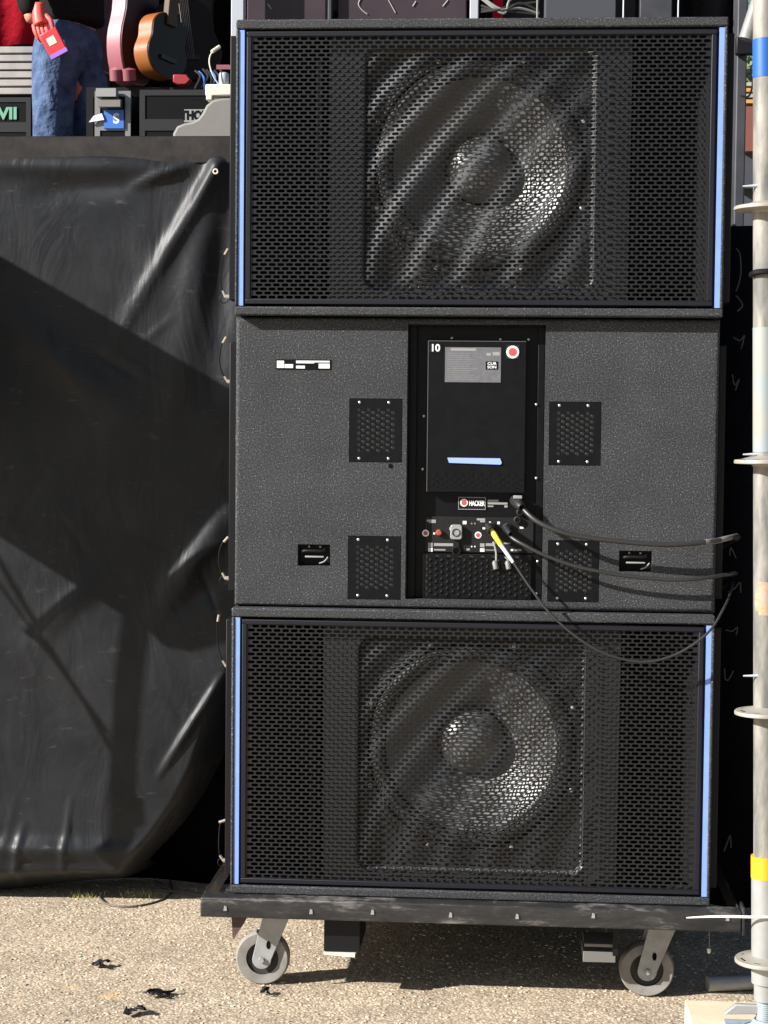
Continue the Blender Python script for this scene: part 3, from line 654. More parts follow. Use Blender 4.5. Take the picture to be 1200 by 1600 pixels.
def caster(x, y, dirx, front=True):
    """swivel caster; the wheel lies in the x-z plane"""
    c = obj('caster', G().box(x-.045+dirx*.03,x+.045+dirx*.03,y-.04,y+.04,CZ0-.007,CZ0-.0005), 'chrome', dl, bevel=.001)
    r = .0640
    g1 = G().lathe([(r*.60,-.0165),(r*.74,-.0168),(r*.76,-.019),(r*.93,-.019),(r*.985,-.013),(r,-.004),(r,.004),(r*.985,.013),(r*.93,.019),(r*.60,.0175)], (x,y,r), n=48)
    obj('tyre', g1, 'tyre', c)
    g2 = G().lathe([(r*.60,-.0162),(r*.58,-.011),(r*.30,-.010),(r*.24,-.021),(0,-.021),(0,.021),(r*.24,.021),(r*.30,.010),(r*.58,.012),(r*.60,.0172)], (x,y,r), n=40)
    obj('wheel_hub', g2, 'hub', c)
    for sgn in (-1, 1):
        yy = y+sgn*.027
        tx = x+dirx*.033
        arc = [(x+.0225*math.cos(t), r+.0225*math.sin(t)) for t in [math.radians(k) for k in range(160+0, 361+0, 20)]]
        # tapered side plate rising from the axle to the swivel head
        left = (tx-.030, CZ0-.020); right = (tx+.034, CZ0-.020)
        poly = arc+[right, (tx+.034,CZ0-.007), (tx-.026,CZ0-.007), left]
        slot = [(x+.016+.0065*math.cos(t)*.8, r+.036+.010*math.sin(t)) for t in [2*PI*k/10 for k in range(10)]]
        fp = obj('fork_plate', G().prism(poly, yy-.002, yy+.002), 'chrome', c, bevel=.0012)
        obj('fork_slot', G().prism(slot, yy-.0028 if sgn < 0 else yy+.002, yy-.002 if sgn < 0 else yy+.0028), 'void', c)
        obj('axle_bolt', G().lathe([(0,.007),(.0065,.007),(.0075,.005),(.0075,0)], (x,yy+sgn*.002,r), (0,sgn,0), n=6), 'chrome', c)
    obj('swivel_head', G().lathe([(0.0,0),(.030,0),(.030,.012),(.024,.016),(0,.016)], (x+dirx*.033,y,CZ0-.007-.016), (0,0,1), n=24), 'chrome', c)
    for bx_ in (-.045,-.034,.062,.074):
        obj('bolt', G().lathe([(0,.010),(.0055,.010),(.0065,.008),(.0065,0)], (x+dirx*.033+bx_,y-.03,CZ0-.0005), (0,0,-1), n=6), 'chrome', c)
caster(.063,.075,1); caster(.965,.075,1); caster(.063,.66,1); caster(.965,.66,1)
# hangers and tabs under the frame
a = rect(506,1436,562,1486,-.02)
obj('pocket_bracket', G().box(a[0],a[1],-.02,.16,a[2],CZ0), 'black', dl)
obj('bracket_lip', G().add([(a[0],-.026,a[2]-.002),(a[1]-.010,-.030,a[2]-.002),(a[1]-.006,.02,a[2]+.0),(a[0],.02,a[2]-.0),(a[0],-.026,a[2]-.006),(a[1]-.010,-.030,a[2]-.010),(a[1]-.006,.02,a[2]-.004),(a[0],.02,a[2]-.004)],
    [(0,1,2,3),(4,7,6,5),(0,4,5,1),(1,5,6,2),(2,6,7,3),(3,7,4,0)]), 'cream', dl)
a = rect(911,1488,962,1503,.0)
bk = obj('fork_bracket', G().box(a[0],a[1],0,.10,a[2],a[3]), 'sleeve', dl, bevel=.001)
b = rect(913,1476,962,1479,.0); obj('bracket_edge', G().box(b[0],b[1],0,.10,b[2],b[3]), 'sleeve', dl)
b = rect(957,1452,966,1492,.0); obj('bracket_post', G().box(b[0],b[1],-.008,-.001,b[2],CZ0), 'black', dl)
a = at(362,1434,-.03); b = at(388,1434,-.03); c = at(364,1468,-.03)
obj('rusty_tab', G().prism([(a.x,CZ0),(b.x,CZ0),(b.x-.008,CZ0-.018),(c.x,c.z)], -.034, -.028), 'rust', dl)
a = at(1108,1452,0); b = at(1108,1482,0)
obj('hanging_wire', G().tube([(a.x,0,CZ0),(a.x+.001,0,(a.z+b.z)/2),b], .0012, 6, smooth=3), 'sleeve', dl)
obj('wire_end', G().tube([b,b+Vector((0,0,-.010))], .0042, 8), 'cream', dl)

# ================================================================== CABLES
def cable(label, pts, r, jacket='cable', cat='cable'):
    P = [at(a, b, y_) for a, b, y_ in pts]; e_ = P[-1]; P += [Vector((1.135,.22,e_.z-.03)), Vector((1.135,.5,e_.z-.10)), Vector((1.14,.74,e_.z-.35))]
    t = thing('cable', P[0], label, cat, 'cables plugged into the amplifier')
    obj('jacket', G().tube(P, r, 10, smooth=8), jacket, t); return t, P
t, P = cable('thick black power cable leaving the amplifier top right, with grey sleeve at its far end',
    ((811,786,-.004),(822,800,-.028),(840,815,-.045),(868,828,-.055),(905,838,-.058),(970,846,-.058),(1040,851,-.055),(1102,847,-.045),(1135,842,-.020),(1152,838,.03),(1150,842,.09)), .0058)
obj('sleeve', G().tube([at(1102,847,-.045),at(1120,845,-.034),at(1137,841,-.018),at(1151,838,.028)], .0066, 10, smooth=5), 'sleeve', t)
obj('plug', G().lathe([(.006,.030),(.010,.026),(.012,.010),(.013,-.008),(.0135,-.030)], at(810,787,-.002), (0.25,-1,-.25), n=20), 'alud', t)
obj('plug_latch', G().box(*(lambda p: (p.x-.010,p.x+.010,-.008,.006,p.z-.003,p.z+.004))(at(809,777,0))), 'greyp', t, bevel=.001)
t, P = cable('thinner black signal cable plugged in right of the yellow boot, sagging to the right',
    ((793,830,.010),(801,841,-.012),(820,852,-.028),(850,867,-.036),(900,885,-.040),(960,897,-.040),(1030,905,-.038),(1085,905,-.034),(1128,899,-.008),(1150,896,.05)), .0044)
obj('plug', G().lathe([(.0045,.028),(.007,.022),(.008,0),(.0085,-.02)], at(793,828,.012), (.25,-1,-.3), n=16), 'alud', t)
t, P = cable('slim black signal cable with yellow boot hanging in a loop across the lower grille',
    ((769,829,.008),(783,850,-.012),(803,880,-.030),(830,920,-.048),(862,961,-.062),(905,998,-.072),(950,1023,-.074),(1000,1034,-.072),(1045,1027,-.070),(1085,1006,-.066),(1112,982,-.056),(1130,952,-.030),(1140,930,.02),(1143,910,.09)), .0030)
obj('yellow_boot', G().tube([at(768,828,.006),at(774,838,-.004),at(783,852,-.014)], [.0062,.0066,.0056], 12, smooth=4), 'yellow', t)
obj('white_sleeve', G().tube([at(783,852,-.0142),at(793,866,-.022),at(802,879,-.030)], [.0052,.0046,.0036], 12, smooth=4), 'wsleeve', t)
obj('plug', G().lathe([(.0085,.018),(.009,0),(.009,-.02)], at(766,826,.012), (.25,-1,-.25), n=16), 'alud', t)

# ================================================================== STAGE
SY = .70; SZ = at(150,213,SY).z
stg = thing('stage_platform', (-1.5, 2.5, 0), 'raised stage platform with dark stained timber edge left of the cabinets', 'stage')
obj('deck', G().box(-5,1.02,SY+.012,7.5,SZ-.16,SZ-.004), 'wood', stg)
bpz = at(150,256,SY).z
obj('fascia_board', G().box(-5,.02,SY-.006,SY+.011,bpz,SZ), 'wood', stg, bevel=.003)
for x in (-4.6,-2.8,-1.0,.9):
    for y in (1.4,3.6,6.8): obj('leg', G().box(x-.05,x+.05,y-.05,y+.05,0,SZ-.16), 'black', stg)
# ---- stage skirt: black vinyl sheet with folds
def seg_d(px, pz, A, B):
    ax, az, bx, bz = A[0], A[1], B[0], B[1]; dx, dz = bx-ax, bz-az
    t = max(0, min(1, ((px-ax)*dx+(pz-az)*dz)/(dx*dx+dz*dz))); return math.hypot(px-ax-t*dx, pz-az-t*dz), t
def L2(px, py): p = at(px, py, SY); return (p.x, p.z)
ridges = [(L2(340,262),L2(165,560),.024,.022,1),(L2(345,262),L2(250,700),.014,.045,1),(L2(352,1050),L2(250,1210),.012,.011,0),(L2(355,262),L2(330,620),-.016,.040,0),
          (L2(-30,258),L2(300,262),.018,.026,0),(L2(60,300),L2(200,290),-.010,.025,0),(L2(210,290),L2(300,255),.014,.014,0),(L2(150,900),L2(60,1000),.010,.03,0),
          (L2(-60,1325),L2(215,1330),.022,.026,0),(L2(110,1250),L2(95,1370),.006,.008,0),(L2(35,1290),L2(20,1375),.008,.009,0),(L2(360,800),L2(250,950),.018,.035,0),(L2(350,905),L2(270,960),-.008,.025,0),(L2(300,880),L2(350,845),.006,.010,0),
          (L2(-400,280),L2(-300,1300),.03,.08,0),(L2(-800,280),L2(-700,1300),-.03,.1,0),(L2(0,480),L2(180,640),.012,.05,0),(L2(-20,1050),L2(150,1120),-.008,.05,0)]
rc_ = random.Random(21)
for k in range(16):
    a0, b0 = rc_.uniform(-20,330), rc_.uniform(290,1320); an = rc_.choice((.9,2.2,1.2,2.0,.3))+rc_.uniform(-.3,.3); ln = rc_.uniform(40,130)
    ridges.append((L2(a0,b0), L2(a0+ln*math.cos(an), b0+ln*math.sin(an)), rc_.choice((-1,1))*rc_.uniform(.0015,.0035), rc_.uniform(.006,.011), 0))
zt = bpz+.02; zb = at(110,1362,SY).z
zc1 = at(0,1060,SY).z; xc = L2(215,1357)[0]
g = G(); NR, NC = 230, 330; vv = []
th = .95; zb_h = zb
EDGE = [(at(0,b,SY).z, at(a,b,SY).x) for a, b in ((430,880),(405,980),(375,1060),(354,1130),(334,1190),(303,1250),(268,1300),(216,1357),(200,1380))]
def xright(z):
    if z >= EDGE[0][0]: return EDGE[0][1]
    for (z0_, x0_), (z1_, x1_) in zip(EDGE, EDGE[1:]):
        if z >= z1_: return x1_+(x0_-x1_)*(z-z1_)/(z0_-z1_)
    return EDGE[-1][1]
for j in range(NR+1):
    t = j/NR; z = zt+(zb-zt)*min(1,t/th); xr = xright(z)
    for i in range(NC+1):
        s = i/NC; x = -4.8+(xr+4.8)*(1-(1-s)**2.2)
        y = SY+.006-.010*math.sin(PI*min(1,t*1.1))
        for A, B, am, wd, tp in ridges:
            d, tt = seg_d(x, z, A, B)
            if d < 4*wd: y -= am*math.exp(-(d/wd)**2)*((1-tt)**.8 if tp else math.sin(PI*(.12+.76*tt)))
        y += .006*math.sin(5*x+2*z)*math.sin(3.1*z+x)+.0012*math.sin(17*x+9*z)
        # hem rolls back; free right edge turns away
        zz = z
        dd = xr-x; R_ = .075
        if z < zc1+.15 and dd < R_:
            k = 1-dd/R_; bl = min(1, (zc1+.15-z)/.3); y += .16*k*k*bl
        hem = .0
        if t > th: k = (t-th)/(1-th); kk = min(1,max(0,(-.36-x)/.4)); y += .115*k**1.2; zz = zb_h+(.012+.045*(1-kk)-zb_h)*k+.004*math.sin(9*x)
        vv.append((x, max(y, SY-.08), max(.008, zz)))
f = [(j*(NC+1)+i, j*(NC+1)+i+1, (j+1)*(NC+1)+i+1, (j+1)*(NC+1)+i) for j in range(NR) for i in range(NC)]
sk = obj('stage_skirt', g.add(vv, f), 'vinyl', None, ang=180)
so2 = sk.modifiers.new('thick', 'SOLIDIFY'); so2.thickness = .002
tag(sk, 'black vinyl skirt hanging in folds from the stage edge', 'stage skirt')
ey = at(337,268,SY-.03)
ring = obj('eyelet', G().lathe([(.004,.002),(.006,.003),(.008,.001),(.008,-.004)], ey, n=14), 'cream', sk)
# ---- black drapes behind and to the right, and a sheet for the darkness under the stage
dr1 = G(); n = 120
def drape(x0, x1, y, z0, z1, amp=.03, n=80):
    v = []; f = []
    for i in range(n+1):
        x = x0+(x1-x0)*i/n; yy = y+amp*math.sin(i*.9)+amp*.6*math.sin(i*.37)
        v += [(x,yy,z0),(x,yy,z1)]
        if i: f.append((2*i-2,2*i,2*i+1,2*i-1))
    return G().add(v, f)
d1 = obj('drape_or_shade_sheet', drape(-5,.12,.97,.004,SZ-.17,.02), 'drape', None, ang=180); d1.modifiers.new('t','SOLIDIFY').thickness=.004  # dark sheet added where there is only shade under the stage
tag(d1, 'black sheet added behind the vinyl skirt for the darkness under the stage', 'drape')
zt2 = at(1170,357,.92).z
d2 = obj('drape_or_shade_sheet', drape(.10,3.6,.86,.004,zt2,.02,120), 'drape2', None, ang=180); d2.modifiers.new('t','SOLIDIFY').thickness=.004  # drape on the right, stretched left to darken the gap behind the dolly
tag(d2, 'black cloth screen standing right of the cabinets behind the scaffold tube', 'drape')
d3 = obj('drape_or_shade_sheet', drape(-5,at(1146,0,6.2).x,6.2,SZ,SZ+4.5,.05), 'drape', None, ang=180); d3.modifiers.new('t','SOLIDIFY').thickness=.004
tag(d3, 'black backcloth hanging across the rear of the stage', 'drape')

# ---- things on the stage; gear right of the person has its shade put into dark colours
PY = 3.8
def sk_mesh(name, J, E, R, root, m, parent, sub=2):
    me = bpy.data.meshes.new('s'); me.from_pydata([tuple(p) for p in J], E, []); o = bpy.data.objects.new('s', me); COL.objects.link(o)
    md = o.modifiers.new('skin', 'SKIN'); md.use_smooth_shade = True
    for i, sv in enumerate(me.skin_vertices[0].data):
        sv.radius = R[i] if isinstance(R[i], tuple) else (R[i], R[i]); sv.use_root = (i == root)
    s2 = o.modifiers.new('sub', 'SUBSURF'); s2.levels = sub; s2.render_levels = sub
    bpy.context.view_layer.update()
    out = bpy.data.meshes.new_from_object(o.evaluated_get(bpy.context.evaluated_depsgraph_get())); bpy.data.objects.remove(o)
    out.materials.clear(); out.materials.append(MT[m]); out.name = name
    out.polygons.foreach_set('use_smooth', [True]*len(out.polygons))
    q = bpy.data.objects.new(name, out); COL.objects.link(q); q.parent = parent; return q
pc = at(104, 100, PY); px0 = pc.x
per = thing('person', (px0, PY, SZ), 'person in blue jeans and dark jacket standing on stage, red-lit hand at the hip', 'person')
# local frame: x across, y away, z up from the stage floor
bodyJ = [(.02,0,.98),(.02,0,1.18),(.01,-.01,1.42),(.01,0,1.52),(.0,-.02,1.64),(-.045,-.07,.52),(-.06,-.05,.10),(-.08,-.15,.04),(.075,.09,.52),(.09,.09,.10),(.07,-.01,.04),
         (-.07,-.17,1.40),(-.13,-.22,1.14),(-.085,-.26,.93),(.07,.16,1.40),(.10,.20,1.14),(.05,.14,.97)]
bodyE = [(0,1),(1,2),(2,3),(3,4),(0,5),(5,6),(6,7),(0,8),(8,9),(9,10),(2,11),(11,12),(12,13),(2,14),(14,15),(15,16)]
bodyR = [.12,.11,.11,.055,.09,.06,.042,.035,.06,.042,.035,.05,.038,.028,.05,.038,.028]
sk_mesh('body', bodyJ, bodyE, bodyR, 0, 'skin', per)
head = G().lathe([(.001,-.12),(.05,-.11),(.072,-.06),(.080,0),(.078,.05),(.055,.10),(.001,.118)], (-.005,-.025,1.655), (0,0,1), n=24)
head.tube([(-.005,-.11,1.67),(-.005,-.128,1.64),(-.005,-.11,1.625)], [.010,.015,.010], 8)
ho_ = obj('head', head, 'skin', per, local=True, ang=180)
obj('hair', G().lathe([(.088,-.03),(.090,.03),(.070,.09),(.001,.128)], (-.005,-.008,1.66), (0,.25,1), n=24), 'hair', per, local=True, ang=180)
jj = [(.015,0,1.04),(.015,0,.93),(-.035,-.06,.80),(-.045,-.07,.52),(-.055,-.06,.30),(-.065,-.05,.06),(.060,.07,.80),(.075,.09,.52),(.085,.09,.30),(.09,.09,.06)]
je = [(0,1),(1,2),(2,3),(3,4),(4,5),(1,6),(6,7),(7,8),(8,9)]
sk_mesh('jeans', jj, je, [(.128,.128),(.135,.135),.112,.092,.085,.078,.112,.092,.085,.078], 1, 'jeans', per)
kj = [(.02,0,.95),(.02,0,1.18),(.01,0,1.42),(-.07,-.17,1.42),(-.13,-.23,1.16),(-.090,-.262,.955),(.07,.16,1.42),(.10,.20,1.16),(.055,.15,.98)]
sk_mesh('jacket', kj, [(0,1),(1,2),(2,3),(3,4),(4,5),(2,6),(6,7),(7,8)], [(.175,.175),.16,.15,.07,.058,.048,.07,.058,.048], 1, 'jacket', per)
# the hand: palm and five fingers curled round a red card
hw = at(64, 38, PY-.27); hx, hz = hw.x-px0, hw.z-SZ; hy = -.27
hand = G()
hand.tube([(hx-.012,hy+.01,hz+.085),(hx-.008,hy,hz+.04),(hx+.002,hy-.005,hz-.005)], [.026,.030,.034], 10, smooth=4)
for k in range(4):
    ox = -.028+.017*k; ln = (.070,.080,.076,.060)[k]
    hand.tube([(hx+ox,hy-.008,hz-.005),(hx+ox+.010,hy-.022,hz-.005-ln*.45),(hx+ox+.022,hy-.020,hz-.005-ln*.8),(hx+ox+.032,hy-.006,hz-.005-ln)], [.011,.010,.009,.007], 8, smooth=4)
hand.tube([(hx+.022,hy-.005,hz+.035),(hx+.048,hy-.018,hz+.010),(hx+.058,hy-.018,hz-.030)], [.012,.011,.008], 8, smooth=4)
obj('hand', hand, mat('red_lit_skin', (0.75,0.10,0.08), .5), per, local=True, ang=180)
cd = at(84, 68, PY-.30)
card = thing('red_card', (cd.x, PY-.30, cd.z), 'red card pack with white label held in the hand of the person on stage', 'card')
cg = G().box(-.040,.040,-.008,.008,-.058,.058); co2 = obj('card_body', cg, 'redcase', card, bevel=.004, local=True)
obj('card_label', G().box(-.020,.016,-.0095,-.0075,-.005,.030), 'cream', card, local=True)
obj('card_foot', G().box(-.040,.040,-.0092,-.0078,-.058,-.040), mat('violet_edge', (.30,.16,.62), .5), card, local=True)
card.rotation_euler = (0, math.radians(-28), 0)

def px_box(name, px0_, py0_, px1_, py1_, Y, dep, m, parent, bevel=.0):
    x0,x1,z0,z1 = rect(px0_,py0_,px1_,py1_,Y); return obj(name, G().box(x0,x1,Y,Y+dep,z0,z1), m, parent, bevel=bevel)
# red banner
rx0, rx1, rz0, rz1 = rect(-260,-400,196,72,5.2)
rb = obj('red_backcloth', drape(rx0,rx1,5.2,rz0,rz1,.025,40), 'redc', None, ang=180); rb.modifiers.new('t','SOLIDIFY').thickness=.004
tag(rb, 'bright red cloth hanging at the back of the stage left of the person', 'banner')
# slatted cream unit
x0,x1,z0,z1 = rect(-160,72,62,150,4.9)
sl = thing('slatted_unit', ((x0+x1)/2,4.9,SZ), 'cream unit with horizontal slats behind the person, under the red cloth', 'slatted unit')
obj('carcass', G().box(x0,x1,4.915,5.15,SZ,z1), 'caseb', sl)
nS = 6
for i in range(nS):
    a = z0+(z1-z0)*i/nS; obj('slat', G().box(x0,x1,4.89,4.914,a+.004,a+(z1-z0)/nS-.003), 'rib', sl, bevel=.004)
# road cases
def road_case(px0_,py0_,px1_,Y,dep,label,edge='alud', lids=0):
    x0,x1,_,z1 = rect(px0_,py0_,px1_,py0_+5,Y)
    t = thing('road_case', ((x0+x1)/2,Y,SZ), label, 'road case', 'road cases on the stage')
    obj('case_body', G().box(x0+.004,x1-.004,Y+.004,Y+dep,SZ+.03,z1-.004), 'caseb', t)
    w_ = .022
    for a in (x0,x1-w_): obj('edge_trim', G().box(a,a+w_,Y,Y+w_,SZ+.03,z1), edge, t)
    obj('edge_trim', G().box(x0+w_,x1-w_,Y,Y+w_,z1-w_,z1), edge, t)
    obj('lid_band', G().box(x0+w_,x1-w_,Y,Y+.008,z1-.16,z1-.115), edge, t)
    for k in range(4): obj('corner_wheel', G().lathe([(0,-.012),(.03,-.012),(.03,.012),(0,.012)], (x0+.06 if k%2 else x1-.06, Y+.06 if k<2 else Y+dep-.06, SZ+.03), n=16), 'hub', t)
    return t, x0, x1, z1
rc, x0, x1, z1 = road_case(-120,152,48,4.2,.5,'black road case with mint lettering at the far left of the stage')
p = at(12,178,4.2); text('VII', (p.x,p.z), .075, 4.199, 'green', rc, 1.1, bold=.003)
rc, x0, x1, z1 = road_case(218,140,345,3.0,.6,'long black road case with white name label below the dark guitars')
p = rect(288,171,322,191,3.0); lb = obj('name_label', G().box(p[0],p[1],2.997,3.0035,p[2],p[3]), 'greyp', rc)
text('THON', ((p[0]+p[1])/2,(p[2]+p[3])/2), .046, 2.9965, 'caseb', lb, .85, bold=.003)
rc, x0, x1, z1 = road_case(148,142,204,3.2,.5,'small pale-topped road case with blue sticker right of the person', 'alu')
p = rect(163,172,194,201,3.2); lb = obj('blue_sticker', G().box(p[0],p[1],3.192,3.1995,p[2],p[3]), 'stick', rc)
text('S', ((p[0]+p[1])/2+.01,(p[2]+p[3])/2), .055, 3.1915, 'white', lb, 1, bold=.002)
p = rect(140,178,164,192,3.2); obj('torn_paper', G().prism([(p[0],p[2]),(p[1],p[2]+.01),(p[1]-.01,p[3]),(p[0]+.02,p[3]-.01)],3.185,3.19), 'white', rc)
p = rect(158,158,192,170,3.2); obj('pale_lid', G().box(p[0],p[1],3.15,3.19,p[2],p[3]), 'beige', rc)
p = rect(155,142,186,155,3.2); obj('lid_block', G().box(p[0],p[1],3.14,3.19,p[2],p[3]), 'greyp', rc)
# red hard case tag on the long case
a = rect(270,116,298,132,3.05)
rt = obj('red_pouch', G().prism([(a[0],a[2]+.01),(a[0]+.02,a[2]),(a[1]-.02,a[2]),(a[1],(a[2]+a[3])/2),(a[1]-.02,a[3]),(a[0],a[3])],3.05,3.10), mat('dull_red',(.30,.02,.03),.5), None, bevel=.004)
tag(rt, 'small dull red pouch hanging above the long black road case', 'pouch')
# guitars on a rack
def guitar(px_, py_top, py_bot, Y, yaw, wd, mb, ms, label, tilt=0.0, cut=True):
    zb_ = at(px_, py_bot, Y).z; zt_ = at(px_, py_top, Y).z; h_ = zt_-zb_; x = at(px_, (py_top+py_bot)/2, Y).x
    t = thing('guitar', (x, Y, zb_), label, 'guitar', 'guitars standing on the stage rack'); t.rotation_euler = (0, math.radians(tilt), yaw)
    P = []
    for k in range(40):
        a_ = 2*PI*k/40; c_, s_ = math.cos(a_), math.sin(a_); zz = (1+s_)/2
        wv = wd*(1-.16*math.exp(-((zz-.58)/.16)**2)-.10*zz)
        P.append((c_*wv*abs(c_)**-.25 if abs(c_) > .05 else 0, zz*h_))
    obj('guitar_side', G().prism([(a*1.0,b) for a,b in P], -.030, .050), ms, t, local=True, bevel=.004)
    obj('guitar_top', G().prism([(a*.97,h_*.5+(b-h_*.5)*.97) for a,b in P], -.034, -.0305), mb, t, local=True)
    obj('neck', G().box(-.028,.028,-.046,-.012,h_*.80,h_*.80+.62), 'neck', t, local=True, bevel=.004)
    obj('headstock', G().prism([(-.03,h_*.8+.62),(.03,h_*.8+.62),(.045,h_*.8+.78),(-.045,h_*.8+.76)], -.034,-.018), 'neck', t, local=True)
    obj('bridge', G().box(-.045,.045,-.044,-.035,h_*.25,h_*.25+.018), 'alud', t, local=True)
    for k in range(6 if px_ > 280 else 0): obj('string', G().tube([(-.019+.0076*k,-.048,h_*.26),(-.019+.0076*k,-.050,h_*.8+.62)], .0012, 4), 'alu', t, local=True)
    return t
guitar(172,-40,120,3.9,.75,.15,'mauve','creamg','mauve guitar with a cream edge, nearest the person on the rack',5)
guitar(205,-60,134,3.5,1.05,.13,'maroon','pink','maroon guitar with bright pink side standing in the middle of the rack',6)
guitar(250,20,122,3.4,1.0,.13,'browng','amber','dark guitar with an amber side right of the pink-sided guitar',7)
guitar(296,0,128,3.6,.5,.17,'browng','browng','dark brown guitar at the right end of the rack',-8)
x0,x1,_,_ = rect(160,100,320,110,3.8); zb_ = at(230,132,3.6).z
rk = thing('guitar_rack', ((x0+x1)/2,3.7,SZ), 'dark guitar rack with pink padded feet carrying the guitars', 'guitar rack')
obj('base_bar', G().box(x0,x1,3.5,3.54,zb_-.07,zb_-.03), 'black', rk); obj('rear_bar', G().box(x0,x1,3.95,3.99,zb_+.25,zb_+.29), 'black', rk)
for x in (x0,x1-.03):
    obj('leg', G().box(x,x+.03,3.5,3.53,SZ,zb_-.07), 'black', rk); obj('leg', G().box(x,x+.03,3.95,3.98,SZ,zb_+.25), 'black', rk)
    obj('arm', G().box(x,x+.03,3.545,3.945,zb_-.07,zb_-.04), 'black', rk)
for px_ in (183,202):
    p = at(px_,127,3.45); obj('padded_foot', G().lathe([(0,0),(.03,.004),(.03,.05),(0,.06)], p, (0,-.3,1), n=14), 'pink', rk)
# beige rounded board and cream plastic unit near the cabinets
q = [(268,213+30),(270,208),(276,197),(288,192),(300,190),(309,185),(316,176),(322,164),(332,156),(345,153),(375,152),(375,243)]
pts_ = [at(a, b, 1.5) for a, b in q]
bg_ = obj('moulded_cover', G().prism([(p.x, max(p.z, SZ)) for p in pts_], 1.5, 1.62), 'beige', None, bevel=.008)
tag(bg_, 'beige-grey moulded cover with curved top standing at the stage edge', 'cover')
p = rect(323,134,372,152,1.55)
cu3 = thing('cream_unit', ((p[0]+p[1])/2,1.55,p[2]), 'cream plastic unit with a clear jar and white lead on top of the beige cover', 'plastic unit')
obj('unit_body', G().box(p[0],p[1],1.52,1.60,p[2],p[3]), 'cream', cu3, bevel=.004)
obj('unit_foot', G().box(p[0]+.004,p[0]+.022,1.515,1.56,p[2]-.014,p[2]), 'cream', cu3, bevel=.002)
p2 = at(350,120,1.55); obj('jar', G().lathe([(0,0),(.014,.001),(.016,.008),(.016,.036),(.013,.040)], (p2.x,1.55,p[3]), (0,0,1), n=18), 'wpost', cu3)
obj('lead', G().tube([at(345,136,1.53),at(333,118,1.52),at(327,97,1.52),at(331,82,1.53),at(343,73,1.55)], .0022, 6, smooth=6), 'cream', cu3)
obj('lead_plug', G().tube([at(331,81,1.53),at(343,73,1.55)], .006, 8), 'cream', cu3)
obj('pink_tag', G().box(*(lambda q_: (q_[0],q_[1],1.56,1.57,q_[2],q_[3]))(rect(338,101,372,108,1.56))), 'pink', cu3)
mx = thing('cable_bundle', at(318,118,2.2), 'tangle of black and violet leads beside the cream plastic unit', 'cable bundle')
for k in range(7):
    a = (305+6*k, 108+rng.uniform(-4,4)); obj('lead', G().tube([at(a[0],a[1],2.2), at(a[0]+8,a[1]+rng.uniform(6,16),2.18), at(a[0]+rng.uniform(-4,12),a[1]+28,2.2)], .004, 6, smooth=5), 'stick' if k in (1,4) else 'cable', mx)
# screens and posts behind the top cabinet
PB = 2.0
def up_to(name, a, b, Y, dep, m, label, cat, grp=None, ytop=-330):
    x0,x1,_,z1 = rect(a,ytop,b,20,Y); t = obj(name, G().box(x0,x1,Y,Y+dep,SZ,z1), m, None, bevel=.003); return tag(t, label, cat, grp)
up_to('white_post', 361,383,1.9,.05,'wpost','white square post rising just left above the top cabinet','post','white posts behind the stack')
up_to('white_post', 734,752,1.9,.05,'wpost','white square post right of the plum panels','post','white posts behind the stack')
up_to('screen_panel', 386,512,PB,.04,'plum','narrower plum brown screen panel above the stack, on the left','panel','plum screen panels')
up_to('screen_panel', 528,733,PB,.04,'plum','wider plum brown screen panel with pale scuffs above the stack','panel','plum screen panels')
sc_ = G()
for pts2 in (((566,-6),(560,6),(566,16),(574,22)),((607,0),(618,20)),((650,2),(645,10)),((418,6),(424,14)),((700,0),(692,10))):
    sc_.tube([at(a,b,PB-.002) for a,b in pts2], .0022, 5, smooth=3)
fine(obj('scuff', sc_, 'greyp', bpy.data.objects['screen_panel.001']))
up_to('dark_post', 512,521,PB-.03,.04,'column','grey upright strip between the two plum panels','post'); 
up_to('stage_pole', 838,846,1.5,.012,'pipe','dull grey pole nearest the red wrapped leads','pole','slim poles behind the stack')
up_to('stage_pole', 973,981,1.5,.012,'wpost','bright pale pole in the middle above the top cabinet','pole','slim poles behind the stack')
up_to('stage_pole', 1061,1065,1.5,.012,'wpost','thinnest white pole above the right end of the top cabinet','pole','slim poles behind the stack')
up_to('dark_flight_case', 852,968,2.6,.3,'wall','dark slate case standing behind the poles on the left','case','slate cases behind the poles')
up_to('dark_flight_case', 1000,1056,2.6,.3,'column','dark slate case standing behind the thin white pole','case','slate cases behind the poles')
rw = thing('wrapped_leads', at(780,20,1.9), 'red bag with pale leads looped over it behind the top cabinet', 'bag')
x0,x1,z0,z1 = rect(770,-30,786,12,1.95); obj('red_bag', G().box(x0,x1,1.95,2.0,SZ+.2,z1), 'redc', rw, bevel=.006)
for k in range(5): obj('lead', G().tube([at(752,rng.uniform(-20,20),1.9),at(780+rng.uniform(-8,8),rng.uniform(0,24),1.88),at(806+rng.uniform(-8,8),rng.uniform(-6,22),1.89),at(842,rng.uniform(-10,24),1.9)], .0045, 6, smooth=5), 'pipe' if k % 2 else 'cable', rw)

